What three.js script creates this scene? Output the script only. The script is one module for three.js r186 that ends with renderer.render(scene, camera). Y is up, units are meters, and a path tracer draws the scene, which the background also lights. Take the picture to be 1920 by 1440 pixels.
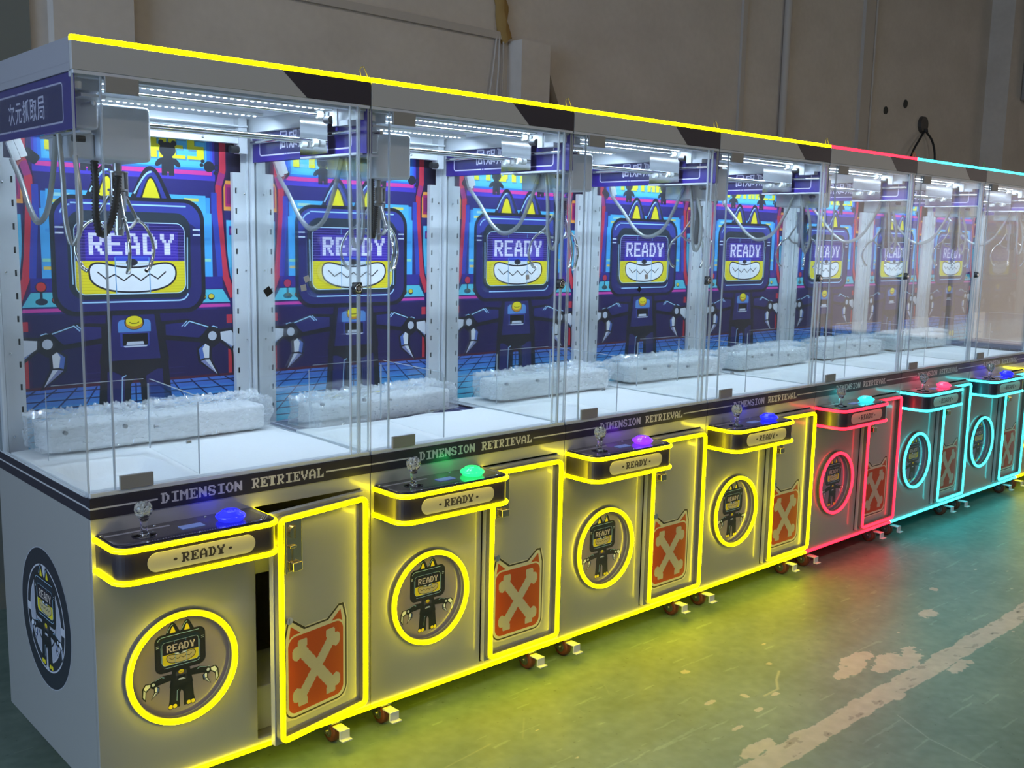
import * as THREE from 'three';
import { RoundedBoxGeometry } from 'three/addons/geometries/RoundedBoxGeometry.js';
import { mergeGeometries } from 'three/addons/utils/BufferGeometryUtils.js';
import { ImprovedNoise } from 'three/addons/math/ImprovedNoise.js';
import { RectAreaLightUniformsLib } from 'three/addons/lights/RectAreaLightUniformsLib.js';

// ---------------------------------------------------------------- camera, light, exposure
const scene = new THREE.Scene();
const camera = new THREE.PerspectiveCamera(41.657, 4 / 3, 0.05, 60);
const eye = new THREE.Vector3(-0.8787, 1.5691, 2.4932);
camera.position.copy(eye);
camera.up.set(0.08177, 0.98952, -0.119);
camera.lookAt(eye.clone().add(new THREE.Vector3(0.670423, -0.14296, -0.728076)));
scene.add(camera);
const renderer = new THREE.WebGLRenderer({ antialias: true });
renderer.toneMapping = THREE.LinearToneMapping;
renderer.toneMappingExposure = 1.0;
renderer.shadowMap.enabled = true;
RectAreaLightUniformsLib.init();
scene.background = new THREE.Color(0x000000);

const WIN_LEFT = 5.2, LAMPS = 46, WIN_RIGHT = 0.4;   // strengths of the daylight openings outside the frame
const LED = 142, STRIP = 6, FRONT = 20;                                // strengths of the cabin LEDs and of the neon under the machines

function rectLight(parent, rgb, intensity, w, h, pos, target, name) {
  const l = new THREE.RectAreaLight(new THREE.Color().setRGB(...rgb), intensity, w, h);
  parent.updateWorldMatrix(true, false);
  l.position.set(...pos); parent.add(l); l.updateMatrixWorld(true);
  if (name) l.name = name;
  const t = new THREE.Vector3(...target).applyMatrix4(parent.matrixWorld);
  l.lookAt(t);
  return l;
}

// ---------------------------------------------------------------- helpers
const V3 = (x, y, z) => new THREE.Vector3(x, y, z);
const noise = new ImprovedNoise();
let seedState = 12345;
const rnd = () => { seedState = (Math.imul(seedState, 1664525) + 1013904223) >>> 0; return seedState / 4294967296; };
const rr = (a, b) => a + (b - a) * rnd();
const std = (o) => new THREE.MeshStandardMaterial(o);
const phy = (o) => new THREE.MeshPhysicalMaterial(o);
const lin = (r, g, b) => new THREE.Color().setRGB(r, g, b);
const used = new Map();
const numbered = (n) => { const k = used.get(n) || 0; used.set(n, k + 1); return k ? n + '_' + String(k).padStart(3, '0') : n; };
const box = (x0, y0, z0, x1, y1, z1) => new THREE.BoxGeometry(x1 - x0, y1 - y0, z1 - z0).translate((x0 + x1) / 2, (y0 + y1) / 2, (z0 + z1) / 2);
const rbox = (x0, y0, z0, x1, y1, z1, r = 0.006, s = 3) => new RoundedBoxGeometry(x1 - x0, y1 - y0, z1 - z0, s, r).translate((x0 + x1) / 2, (y0 + y1) / 2, (z0 + z1) / 2);
const cyl = (r0, r1, h, seg = 20) => new THREE.CylinderGeometry(r0, r1, h, seg);
const bar = (a, b, r, seg = 10) => {
  const d = b.clone().sub(a), g = cyl(r, r, d.length(), seg);
  g.applyQuaternion(new THREE.Quaternion().setFromUnitVectors(V3(0, 1, 0), d.clone().normalize()));
  return g.translate((a.x + b.x) / 2, (a.y + b.y) / 2, (a.z + b.z) / 2);
};
const lathe = (pts, seg = 28) => new THREE.LatheGeometry(pts.map(([x, y]) => new THREE.Vector2(x, y)), seg);
const merge = (list) => mergeGeometries(list.map((g) => { const h = g.index ? g.toNonIndexed() : g; for (const k of Object.keys(h.attributes)) if (!['position', 'normal', 'uv'].includes(k)) h.deleteAttribute(k); return h; }));
function tube(pts, r, seg = 8, n = 0, closed = false) {
  const c = new THREE.CatmullRomCurve3(pts.map((p) => (p.isVector3 ? p : V3(...p))), closed, 'centripetal');
  return new THREE.TubeGeometry(c, n || pts.length * 6, r, seg, closed);
}
function ridgedTube(pts, r0, r1, rings, seg = 10) {      // a corrugated hose
  const c = new THREE.CatmullRomCurve3(pts.map((p) => V3(...p))), g = new THREE.TubeGeometry(c, rings * 2, r0, seg), p = g.attributes.position;
  for (let i = 0; i <= rings * 2; i++) if (i % 2) {
    const o = c.getPointAt(i / (rings * 2));
    for (let j = 0; j <= seg; j++) { const k = i * (seg + 1) + j, v = V3(p.getX(k), p.getY(k), p.getZ(k)).sub(o).multiplyScalar(r1 / r0).add(o); p.setXYZ(k, v.x, v.y, v.z); }
  }
  g.computeVertexNormals();
  return g;
}
function rrShape(x0, y0, x1, y1, r, S = THREE.Shape) {
  const s = new S();
  s.moveTo(x0 + r, y0); s.lineTo(x1 - r, y0); s.absarc(x1 - r, y0 + r, r, -Math.PI / 2, 0); s.lineTo(x1, y1 - r); s.absarc(x1 - r, y1 - r, r, 0, Math.PI / 2);
  s.lineTo(x0 + r, y1); s.absarc(x0 + r, y1 - r, r, Math.PI / 2, Math.PI); s.lineTo(x0, y0 + r); s.absarc(x0 + r, y0 + r, r, Math.PI, Math.PI * 1.5);
  return s;
}
const circleShape = (x, y, r, S = THREE.Shape) => { const s = new S(); s.absarc(x, y, r, 0, Math.PI * 2); return s; };
const extrude = (shape, z0, z1, bevel = 0, seg = 24) => new THREE.ExtrudeGeometry(shape, { depth: z1 - z0 - 2 * bevel, bevelEnabled: bevel > 0, bevelSize: bevel, bevelOffset: -bevel, bevelThickness: bevel, bevelSegments: 3, curveSegments: seg }).translate(0, 0, z0 + bevel);
function setUV(g, fn) {
  const p = g.attributes.position, uv = new Float32Array(p.count * 2);
  for (let i = 0; i < p.count; i++) { const [u, v] = fn(p.getX(i), p.getY(i), p.getZ(i)); uv[i * 2] = u; uv[i * 2 + 1] = v; }
  g.setAttribute('uv', new THREE.BufferAttribute(uv, 2));
  return g;
}
const cache = new Map();
const once = (key, make) => { if (!cache.has(key)) cache.set(key, make()); return cache.get(key); };
function add(parent, name, geometry, material, pos) {
  const m = new THREE.Mesh(geometry, material);
  m.name = name; m.castShadow = m.receiveShadow = true;
  if (pos) m.position.copy(pos);
  parent.add(m);
  return m;
}
function thing(name, label, category, pos, group) {
  const o = new THREE.Group();
  o.name = numbered(name); o.position.copy(pos); o.userData = { label, category };
  if (group) o.userData.group = group;
  scene.add(o); o.updateMatrixWorld(true);
  return o;
}
function solo(name, label, category, geometry, material, group, pos) {
  const m = add(scene, numbered(name), geometry, material, pos);
  m.userData = { label, category };
  if (group) m.userData.group = group;
  return m;
}
function struct(name, geometry, material, label) {
  const m = add(scene, name, geometry, material);
  m.userData = { kind: 'structure', label };
  return m;
}
function canvasTex(w, h, draw, color = true) {
  const c = document.createElement('canvas'); c.width = w; c.height = h;
  draw(c.getContext('2d'), w, h);
  const t = new THREE.CanvasTexture(c);
  if (color) t.colorSpace = THREE.SRGBColorSpace;
  t.anisotropy = 8;
  return t;
}
const fbm = (x, y, z, o = 4) => { let s = 0, a = 0.5; for (let i = 0; i < o; i++) { s += a * noise.noise(x, y, z + i * 7.3); x *= 2; y *= 2; a *= 0.5; } return s; };

// ---------------------------------------------------------------- lettering and prints
const GLYPH = {
  D: '1111100/0110110/0110011/0110011/0110011/0110110/1111100', I: '0111111/0001100/0001100/0001100/0001100/0001100/0111111',
  M: '1100011/1110111/1111111/1101011/1100011/1100011/1100011', E: '1111111/0110001/0110100/0111100/0110100/0110001/1111111',
  N: '1100011/1110011/1111011/1111111/1101111/1100111/1100011', S: '0111110/1100011/1110000/0111110/0000111/1100011/0111110',
  O: '0011100/0110110/1100011/1100011/1100011/0110110/0011100', R: '1111110/0110011/0110011/0111110/0111100/0110110/1110011',
  T: '1111111/1011101/0011100/0011100/0011100/0011100/0111110', V: '1100011/1100011/1100011/0110110/0110110/0011100/0001000',
  A: '0011100/0110110/1100011/1100011/1111111/1100011/1100011', L: '1111000/0110000/0110000/0110000/0110001/0110011/1111111',
  Y: '1100011/1100011/0110110/0011100/0011100/0011100/0111110',
};
const BLOCK = {
  P: '1111110/1110111/1110111/1111110/1110000/1110000/1110000', U: '1110111/1110111/1110111/1110111/1110111/1111111/0111110',
  T: '1111111/1111111/0011100/0011100/0011100/0011100/0011100', A: '0011100/0111110/1110111/1110111/1111111/1110111/1110111',
  R: '1111110/1110111/1110111/1111110/1111100/1110110/1110111', E: '1111111/1110000/1110000/1111110/1110000/1110000/1111111',
  S: '1111111/1110000/1110000/1111111/0000111/0000111/1111111', D: '1111110/1110111/1110011/1110011/1110011/1110111/1111110',
  Y: '1100011/1110111/0111110/0011100/0011100/0011100/0011100',
};
const SCREEN = {
  R: '1111110/1100011/1100011/1111110/1101100/1100110/1100011', E: '1111111/1100000/1100000/1111110/1100000/1100000/1111111',
  A: '0011100/0110110/0110110/1100011/1111111/1100011/1100011', D: '1111100/1100110/1100011/1100011/1100011/1100110/1111100',
  Y: '1100011/1100011/0110110/0011100/0011100/0011100/0011100',
};
// text of w x h drawn from (x, y) with y counted upwards when up = 1
function pixelText(ctx, font, text, x, y, w, h, up = -1, gap = 0.16) {
  const n = text.length, cw = w / (n + gap * (n - 1));
  [...text].forEach((ch, i) => {
    const g = font[ch]; if (!g) return;
    g.split('/').forEach((row, r) => [...row].forEach((b, c) => {
      if (b !== '1') return;
      const px = cw / 7, py = h / 7, yy = up > 0 ? y + (6 - r) * py : y + r * py;
      ctx.fillRect(x + i * cw * (1 + gap) + c * px, yy, px * 1.03, py * 1.03);
    }));
  });
}
const HAN = [
  [[1, 2, 2.2, 3.2], [0.8, 8, 2.5, 5.2], [4.5, 0.5, 3.3, 4], [4, 2.6, 9.3, 2.6, 8.3, 4.3], [6.3, 3, 6.3, 5, 3, 10], [6.3, 5.5, 9.8, 10]],
  [[2, 1.2, 8.5, 1.2], [0.5, 4, 9.7, 4], [3.8, 4, 3.6, 7, 0.8, 10], [6.2, 4, 6.2, 9.2, 9.5, 9.2, 9.5, 7.5]],
  [[0.3, 2.8, 3.6, 2.8], [2, 0.3, 2, 9.6, 0.8, 9.2], [0.2, 6.4, 3.6, 5], [9.6, 0.6, 4.4, 1.6, 4.4, 6, 3.4, 10], [6, 1.6, 6, 9.6], [7.6, 1.4, 7.6, 6, 9.8, 10]],
  [[0.3, 1, 5.3, 1], [1.2, 1, 1.2, 8.4], [4.4, 1, 4.4, 10], [1.2, 3.5, 4.4, 3.5], [1.2, 5.8, 4.4, 5.8], [0.2, 8.6, 5.4, 7.6], [5.6, 1.8, 9.2, 1.8, 8.4, 5.5, 5.6, 10], [6.2, 3, 7.6, 6.5, 9.9, 10]],
  [[1.6, 0.7, 8.8, 0.7, 8.8, 3, 1.6, 3], [1.6, 0.7, 1.6, 5.5, 0.4, 10], [1.6, 5, 9.4, 5, 9.1, 9.6, 7.9, 9.8], [3.6, 6.6, 7, 6.6, 7, 9, 3.6, 9, 3.6, 6.6]],
];
const poly = (ctx, pts, close = true) => { ctx.beginPath(); pts.forEach(([x, y], i) => (i ? ctx.lineTo(x, y) : ctx.moveTo(x, y))); if (close) ctx.closePath(); };
const fillPoly = (ctx, c, pts) => { ctx.fillStyle = c; poly(ctx, pts); ctx.fill(); };
const strokePoly = (ctx, c, w, pts, close = false) => { ctx.strokeStyle = c; ctx.lineWidth = w; ctx.lineJoin = 'round'; ctx.lineCap = 'butt'; poly(ctx, pts, close); ctx.stroke(); };
const disc = (ctx, c, x, y, rx, ry = rx) => { ctx.fillStyle = c; ctx.beginPath(); ctx.ellipse(x, y, rx, ry, 0, 0, 7); ctx.fill(); };
function rrect(ctx, x0, y0, x1, y1, r) {
  ctx.beginPath(); ctx.moveTo(x0 + r, y0); ctx.arcTo(x1, y0, x1, y1, r); ctx.arcTo(x1, y1, x0, y1, r); ctx.arcTo(x0, y1, x0, y0, r); ctx.arcTo(x0, y0, x1, y0, r); ctx.closePath();
}
// the printed arcade robot, in metres, y upwards, centred on x = 0.42 (the size it has on the back panel)
function drawRobot(ctx, dark = false) {
  const DK = dark ? '#191a1e' : '#20222f', NV = dark ? '#232328' : '#2a2a6c', NV2 = dark ? '#2a2a30' : '#343c96', LT = '#a8d4f4', Y = '#efdc22';
  const both = (f) => { f((x) => x, 1); f((x) => 0.84 - x, -1); };
  // legs and body
  both((m, s) => {
    const dx = s < 0 ? 0 : 0;
    fillPoly(ctx, DK, [[m(0.312), 1.18], [m(0.3), 1.02], [m(0.285), 0.94], [m(0.4), 0.935], [m(0.404), 1.075], [m(0.42), 1.1], [m(0.42), 1.2]]);
    fillPoly(ctx, NV, [[m(0.33), 1.13], [m(0.324), 0.985], [m(0.378), 0.985], [m(0.386), 1.1]]);
    for (const tx of [0.31 + dx, 0.352 + dx]) { disc(ctx, DK, m(tx), 0.952, 0.026, 0.024); disc(ctx, Y, m(tx), 0.953, 0.021, 0.02); }
  });
  fillPoly(ctx, DK, [[0.335, 1.31], [0.505, 1.31], [0.535, 1.15], [0.51, 1.12], [0.33, 1.12], [0.305, 1.15]]);
  fillPoly(ctx, NV, [[0.352, 1.3], [0.488, 1.3], [0.505, 1.155], [0.335, 1.155]]);
  strokePoly(ctx, LT, 0.004, [[0.372, 1.0], [0.377, 1.1], [0.39, 1.106]]);
  // belly plate
  ctx.fillStyle = dark ? '#4a4c50' : '#5b8fd2'; rrect(ctx, 0.368, 1.245, 0.475, 1.285, 0.014); ctx.fill(); ctx.fillRect(0.368, 1.245, 0.107, 0.02);
  ctx.fillStyle = dark ? '#3a3a40' : '#39479f'; ctx.fillRect(0.374, 1.198, 0.096, 0.046);
  fillPoly(ctx, '#12131c', [[0.382, 1.24], [0.464, 1.24], [0.464, 1.202], [0.382, 1.202]]);
  fillPoly(ctx, '#d9e0f0', [[0.396, 1.214], [0.449, 1.214], [0.452, 1.203], [0.393, 1.203]]);
  fillPoly(ctx, '#d9e0f0', [[0.384, 1.201], [0.464, 1.201], [0.46, 1.196], [0.388, 1.196]]);
  disc(ctx, DK, 0.421, 1.276, 0.032, 0.024); disc(ctx, '#c98a20', 0.421, 1.272, 0.028, 0.018); disc(ctx, Y, 0.421, 1.28, 0.027, 0.017);
  strokePoly(ctx, '#3c3a10', 0.0025, [[0.405, 1.277], [0.413, 1.273], [0.429, 1.273], [0.437, 1.277]]);
  // arms and grabber hands
  both((m) => {
    fillPoly(ctx, DK, [[m(0.335), 1.275], [m(0.24), 1.28], [m(0.135), 1.245], [m(0.118), 1.2], [m(0.15), 1.178], [m(0.2), 1.2], [m(0.335), 1.215]]);
    fillPoly(ctx, NV, [[m(0.315), 1.265], [m(0.24), 1.27], [m(0.165), 1.245], [m(0.2), 1.215], [m(0.315), 1.23]]);
    strokePoly(ctx, LT, 0.004, [[m(0.165), 1.25], [m(0.232), 1.272], [m(0.25), 1.255]]);
    strokePoly(ctx, LT, 0.003, [[m(0.24), 1.274], [m(0.26), 1.255]]);
    strokePoly(ctx, LT, 0.004, [[m(0.132), 1.247], [m(0.148), 1.252], [m(0.165), 1.242]]);
    disc(ctx, DK, m(0.151), 1.218, 0.034, 0.032); disc(ctx, '#cfd6e6', m(0.151), 1.219, 0.0155, 0.0155);
    // outer finger
    fillPoly(ctx, DK, [[m(0.13), 1.24], [m(0.075), 1.245], [m(0.045), 1.205], [m(0.04), 1.12], [m(0.075), 1.075], [m(0.083), 1.165], [m(0.125), 1.198]]);
    fillPoly(ctx, '#e4e9f4', [[m(0.122), 1.231], [m(0.081), 1.235], [m(0.058), 1.2], [m(0.079), 1.178], [m(0.12), 1.206]]);
    fillPoly(ctx, '#7f94c8', [[m(0.12), 1.206], [m(0.081), 1.182], [m(0.079), 1.172], [m(0.11), 1.2]]);
    fillPoly(ctx, '#c4cce0', [[m(0.057), 1.195], [m(0.051), 1.125], [m(0.07), 1.095], [m(0.076), 1.17]]);
    // inner finger
    fillPoly(ctx, DK, [[m(0.154), 1.19], [m(0.178), 1.203], [m(0.21), 1.18], [m(0.204), 1.132], [m(0.124), 1.076], [m(0.155), 1.14]]);
    fillPoly(ctx, '#eef1f8', [[m(0.163), 1.184], [m(0.178), 1.194], [m(0.188), 1.178], [m(0.182), 1.145], [m(0.165), 1.144]]);
    fillPoly(ctx, '#5474c4', [[m(0.178), 1.194], [m(0.202), 1.176], [m(0.196), 1.14], [m(0.182), 1.145], [m(0.188), 1.178]]);
    fillPoly(ctx, '#dfe4f0', [[m(0.163), 1.139], [m(0.18), 1.139], [m(0.135), 1.086]]);
    fillPoly(ctx, '#8a8fc0', [[m(0.18), 1.139], [m(0.195), 1.135], [m(0.135), 1.086]]);
  });
  // ears
  for (const [px, py, l, r] of [[0.35, 1.768, 0.272, 0.43], [0.489, 1.768, 0.412, 0.568]]) {
    ctx.fillStyle = DK; ctx.beginPath(); ctx.moveTo(l, 1.655); ctx.bezierCurveTo(px - 0.05, 1.7, px - 0.03, py + 0.008, px, py + 0.006); ctx.bezierCurveTo(px + 0.03, py + 0.008, px + 0.05, 1.7, r, 1.655); ctx.fill();
    ctx.fillStyle = NV2; ctx.beginPath(); ctx.moveTo(l + 0.022, 1.66); ctx.bezierCurveTo(px - 0.035, 1.7, px - 0.022, py - 0.006, px, py - 0.008); ctx.bezierCurveTo(px + 0.022, py - 0.006, px + 0.038, 1.7, r - 0.02, 1.66); ctx.fill();
    ctx.strokeStyle = LT; ctx.lineWidth = 0.006; ctx.beginPath(); ctx.moveTo(px - 0.055, 1.685); ctx.bezierCurveTo(px - 0.03, 1.73, px - 0.015, py - 0.012, px + 0.004, py - 0.012); ctx.stroke();
    ctx.fillStyle = DK; ctx.beginPath(); ctx.moveTo(px - 0.04, 1.66); ctx.quadraticCurveTo(px - 0.012, 1.745, px, 1.742); ctx.quadraticCurveTo(px + 0.014, 1.745, px + 0.04, 1.66); ctx.fill();
    ctx.fillStyle = Y; ctx.beginPath(); ctx.moveTo(px - 0.033, 1.66); ctx.quadraticCurveTo(px - 0.01, 1.738, px, 1.735); ctx.quadraticCurveTo(px + 0.011, 1.738, px + 0.033, 1.66); ctx.fill();
  }
  // head
  ctx.fillStyle = DK; rrect(ctx, 0.172, 1.302, 0.668, 1.674, 0.07); ctx.fill();
  ctx.fillStyle = NV2; rrect(ctx, 0.186, 1.316, 0.654, 1.662, 0.06); ctx.fill();
  ctx.fillStyle = NV; rrect(ctx, 0.186, 1.316, 0.654, 1.6, 0.06); ctx.fill();
  strokePoly(ctx, LT, 0.005, [[0.235, 1.65], [0.605, 1.65]]);
  ctx.strokeStyle = LT; ctx.lineWidth = 0.005; ctx.beginPath(); ctx.arc(0.238, 1.61, 0.035, 1.7, 2.9); ctx.stroke();
  both((m) => { for (const y of [1.575, 1.558]) strokePoly(ctx, '#dbe6f4', 0.005, [[m(0.187), y], [m(0.213), y]]); });
  ctx.fillStyle = '#23303f'; rrect(ctx, 0.222, 1.352, 0.618, 1.628, 0.05); ctx.fill();
  strokePoly(ctx, LT, 0.004, [[0.232, 1.55], [0.235, 1.4]]); strokePoly(ctx, LT, 0.004, [[0.608, 1.55], [0.604, 1.38]]);
  ctx.strokeStyle = LT; ctx.lineWidth = 0.005; ctx.beginPath(); ctx.moveTo(0.26, 1.343); ctx.lineTo(0.575, 1.343); ctx.quadraticCurveTo(0.6, 1.345, 0.606, 1.365); ctx.stroke();
  // screen
  ctx.save(); rrect(ctx, 0.243, 1.368, 0.598, 1.594, 0.03); ctx.clip();
  ctx.fillStyle = dark ? '#241f2a' : '#2c1f72'; ctx.fillRect(0.24, 1.36, 0.37, 0.25);
  ctx.fillStyle = dark ? '#28222e' : '#3a22a8'; ctx.fillRect(0.275, 1.474, 0.3, 0.094);
  ctx.fillStyle = Y; ctx.fillRect(0.24, 1.36, 0.37, 0.112);
  ctx.fillStyle = '#dfe9f6'; ctx.fillRect(0.366, 1.36, 0.11, 0.112);
  ctx.fillStyle = dark ? '#28222e' : '#2f49c8'; ctx.fillRect(0.366, 1.472, 0.11, 0.016);
  if (!dark) for (let y = 1.362; y < 1.6; y += 0.0092) { ctx.fillStyle = y < 1.472 ? 'rgba(190,160,20,0.35)' : 'rgba(170,160,230,0.55)'; ctx.fillRect(0.24, y, 0.37, 0.0016); }
  ctx.fillStyle = dark ? '#d6c8be' : '#f0ecfa'; pixelText(ctx, SCREEN, 'READY', 0.286, 1.492, 0.276, 0.068, 1, 0.2);
  if (!dark) for (let y = 1.494; y < 1.562; y += 0.0092) { ctx.fillStyle = 'rgba(160,140,215,0.55)'; ctx.fillRect(0.28, y, 0.29, 0.0014); }
  // grin
  const mouth = () => { ctx.beginPath(); ctx.moveTo(0.285, 1.432); ctx.bezierCurveTo(0.28, 1.475, 0.32, 1.468, 0.35, 1.46); ctx.bezierCurveTo(0.4, 1.449, 0.44, 1.449, 0.49, 1.46); ctx.bezierCurveTo(0.53, 1.47, 0.572, 1.472, 0.565, 1.425); ctx.bezierCurveTo(0.556, 1.385, 0.49, 1.373, 0.425, 1.373); ctx.bezierCurveTo(0.36, 1.373, 0.285, 1.385, 0.285, 1.432); };
  ctx.fillStyle = dark ? '#cdbb84' : '#f2f5fa'; mouth(); ctx.fill(); ctx.strokeStyle = DK; ctx.lineWidth = 0.0055; mouth(); ctx.stroke();
  strokePoly(ctx, DK, 0.004, [[0.31, 1.438], [0.337, 1.416], [0.363, 1.43], [0.393, 1.41], [0.42, 1.43], [0.448, 1.41], [0.478, 1.431], [0.504, 1.415], [0.532, 1.438]]);
  disc(ctx, DK, 0.42, 1.468, 0.019, 0.011); strokePoly(ctx, DK, 0.004, [[0.42, 1.468], [0.42, 1.452]]);
  for (const x of [0.366, 0.476]) strokePoly(ctx, '#6aa8dc', 0.003, [[x, 1.59], [x, 1.57]]), strokePoly(ctx, '#6aa8dc', 0.003, [[x, 1.484], [x + 0.002, 1.368]]);
  ctx.restore();
  ctx.strokeStyle = '#bfe0f0'; ctx.lineWidth = 0.003; rrect(ctx, 0.243, 1.368, 0.598, 1.594, 0.03); ctx.stroke();
}
function bearShape(ctx, x, y, s) {
  const c = '#2b2d38', q = (dx, dy, rx, ry, a = 0) => { ctx.fillStyle = c; ctx.beginPath(); ctx.ellipse(x + dx * s, y + dy * s, rx * s, ry * s, a, 0, 7); ctx.fill(); };
  q(0, 0.026, 0.026, 0.023); q(-0.02, 0.046, 0.009, 0.009); q(0.02, 0.046, 0.009, 0.009);
  q(0, -0.014, 0.021, 0.026); q(-0.027, -0.012, 0.017, 0.0085, 0.75); q(0.027, -0.012, 0.017, 0.0085, -0.75);
  ctx.fillStyle = c; ctx.fillRect(x - 0.02 * s, y - 0.052 * s, 0.0175 * s, 0.04 * s); ctx.fillRect(x + 0.0025 * s, y - 0.052 * s, 0.0175 * s, 0.04 * s);
}
const POSTER = { x0: 0.02, x1: 0.82, y0: 0.9, y1: 1.94 };
function drawPoster(ctx, W, H) {
  const s = H / (POSTER.y1 - POSTER.y0);
  ctx.setTransform(s, 0, 0, -s, -POSTER.x0 * s, POSTER.y1 * s);
  ctx.fillStyle = '#2a2268'; ctx.fillRect(0, 0.8, 1, 1.3);
  ctx.fillStyle = '#2e2a74'; ctx.fillRect(0.13, 1.3, 0.58, 0.46);
  ctx.fillStyle = '#221b57'; ctx.fillRect(0, 1.07, 0.84, 0.24);
  const both = (f) => { f((x) => x); f((x) => 0.84 - x); };
  both((m) => {       // machines at either side
    fillPoly(ctx, '#1d1a3c', [[m(0), 1.94], [m(0.1), 1.94], [m(0.1), 1.75], [m(0.07), 1.7], [m(0.07), 1.55], [m(0), 1.55]]);
    ctx.fillStyle = '#e79a3c'; const R = (x0, y0, x1, y1, c) => { ctx.fillStyle = c; ctx.fillRect(Math.min(m(x0), m(x1)), y0, Math.abs(x1 - x0), y1 - y0); };
    R(0.06, 1.642, 0.104, 1.742, '#ef9f45'); R(0.06, 1.655, 0.094, 1.73, '#b5246b'); R(0.06, 1.665, 0.088, 1.72, '#8a1c68');
    R(0.05, 1.45, 0.092, 1.61, '#57bfe6'); R(0.06, 1.56, 0.083, 1.59, '#5a2a9c'); R(0.064, 1.565, 0.078, 1.583, '#e06a9c'); R(0.05, 1.36, 0.085, 1.45, '#3fa6dc');
    R(0.02, 1.6, 0.06, 1.63, '#16152c'); R(0.0, 1.3, 0.075, 1.37, '#35208c');
    strokePoly(ctx, '#30194a', 0.034, [[m(0.1), 1.96], [m(0.1), 1.775], [m(0.117), 1.72], [m(0.117), 1.645], [m(0.106), 1.49], [m(0.098), 1.42], [m(0.072), 1.35]]);
    strokePoly(ctx, '#d5374f', 0.023, [[m(0.102), 1.96], [m(0.102), 1.775], [m(0.118), 1.72], [m(0.118), 1.645], [m(0.107), 1.49], [m(0.098), 1.42], [m(0.072), 1.35]]);
    strokePoly(ctx, '#a8357e', 0.023, [[m(0.1035), 1.765], [m(0.1165), 1.725]]);
    R(0.077, 1.26, 0.098, 1.29, '#c9334a'); R(0.08, 1.08, 0.094, 1.2, '#d0303f');
    strokePoly(ctx, '#3448b6', 0.02, [[m(0.135), 1.7], [m(0.135), 1.645], [m(0.122), 1.49], [m(0.118), 1.42]]);
  });
  // lit sign
  const R = (x0, y0, x1, y1, c) => { ctx.fillStyle = c; ctx.fillRect(x0, y0, x1 - x0, y1 - y0); };
  R(0.13, 1.745, 0.71, 1.94, '#4a35b4'); R(0.137, 1.768, 0.703, 1.94, '#3a5fd8'); R(0.147, 1.772, 0.693, 1.925, '#2f7fe0'); R(0.158, 1.778, 0.682, 1.915, '#4fbdf0'); R(0.165, 1.785, 0.675, 1.9, '#5cc8f6');
  ctx.fillStyle = '#5a96b4'; pixelText(ctx, BLOCK, 'PPUTARES', 0.172, 1.799, 0.504, 0.072, 1, 0.12);
  ctx.fillStyle = '#f3e71b'; pixelText(ctx, BLOCK, 'PPUTARES', 0.168, 1.804, 0.504, 0.074, 1, 0.12);
  R(0.14, 1.755, 0.7, 1.769, '#e0409c'); R(0.13, 1.738, 0.71, 1.752, '#4b3cc0');
  // glowing screen behind the head
  R(0.15, 1.62, 0.69, 1.682, '#3f9ee8'); R(0.165, 1.63, 0.675, 1.688, '#52b8f0'); R(0.145, 1.42, 0.2, 1.63, '#4aaef0'); R(0.64, 1.42, 0.695, 1.63, '#4aaef0');
  for (const [x, y, w, c] of [[0.185, 1.668, 0.05, '#a8e0e0'], [0.17, 1.648, 0.03, '#e6dc6a'], [0.6, 1.668, 0.05, '#e6dc6a'], [0.148, 1.47, 0.035, '#9adcc0'], [0.15, 1.446, 0.03, '#f0c858'], [0.66, 1.47, 0.03, '#9adcc0'], [0.16, 1.56, 0.03, '#3f9ee8'], [0.66, 1.54, 0.03, '#3f9ee8']]) R(x, y, x + w, y + 0.01, c);
  R(0.11, 1.38, 0.73, 1.42, '#2f2f92');
  both((m) => {       // control ledges
    fillPoly(ctx, '#5ac6de', [[m(0.11), 1.377], [m(0.22), 1.377], [m(0.22), 1.333], [m(0.083), 1.333]]);
    fillPoly(ctx, '#d245a8', [[m(0.085), 1.328], [m(0.23), 1.328], [m(0.23), 1.317], [m(0.083), 1.317]]);
  });
  disc(ctx, '#24324a', 0.14, 1.349, 0.018, 0.01); R(0.136, 1.35, 0.144, 1.385, '#24324a'); disc(ctx, '#24222f', 0.14, 1.393, 0.0165); disc(ctx, '#d83a3c', 0.14, 1.394, 0.014); disc(ctx, '#24222f', 0.183, 1.353, 0.014, 0.012); disc(ctx, '#d8503a', 0.183, 1.355, 0.011, 0.009);
  for (const x of [0.658, 0.688]) { disc(ctx, '#24324a', x, 1.352, 0.012, 0.011); disc(ctx, '#e8cf3e', x, 1.354, 0.0095, 0.008); }
  for (const [x0, x1] of [[0.25, 0.33], [0.51, 0.59]]) for (const y of [1.1, 1.12]) R(x0, y, x1, y + 0.002, '#2f2a70');
  R(0.075, 1.078, 0.765, 1.088, '#571c3c');
  // checked floor
  const steps = ['#4f7bd6', '#4f8adc', '#509ee2', '#52b0e8', '#54beea', '#58caec', '#5cd4ee'];
  steps.forEach((c, i) => R(0, 1.078 - (i + 1) * 0.026, 0.84, 1.078 - i * 0.026 + 0.001, c));
  for (let i = 0; i < 8; i++) R(0, 1.078 - 0.012 - i * 0.0245, 0.84, 1.078 - 0.0085 - i * 0.0245, '#1f2c62');
  for (let i = -9; i < 10; i++) strokePoly(ctx, '#1f2c62', 0.0045, [[0.42 + i * 0.062, 1.078], [0.42 + i * 0.13, 0.88]]);
  drawRobot(ctx);
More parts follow.
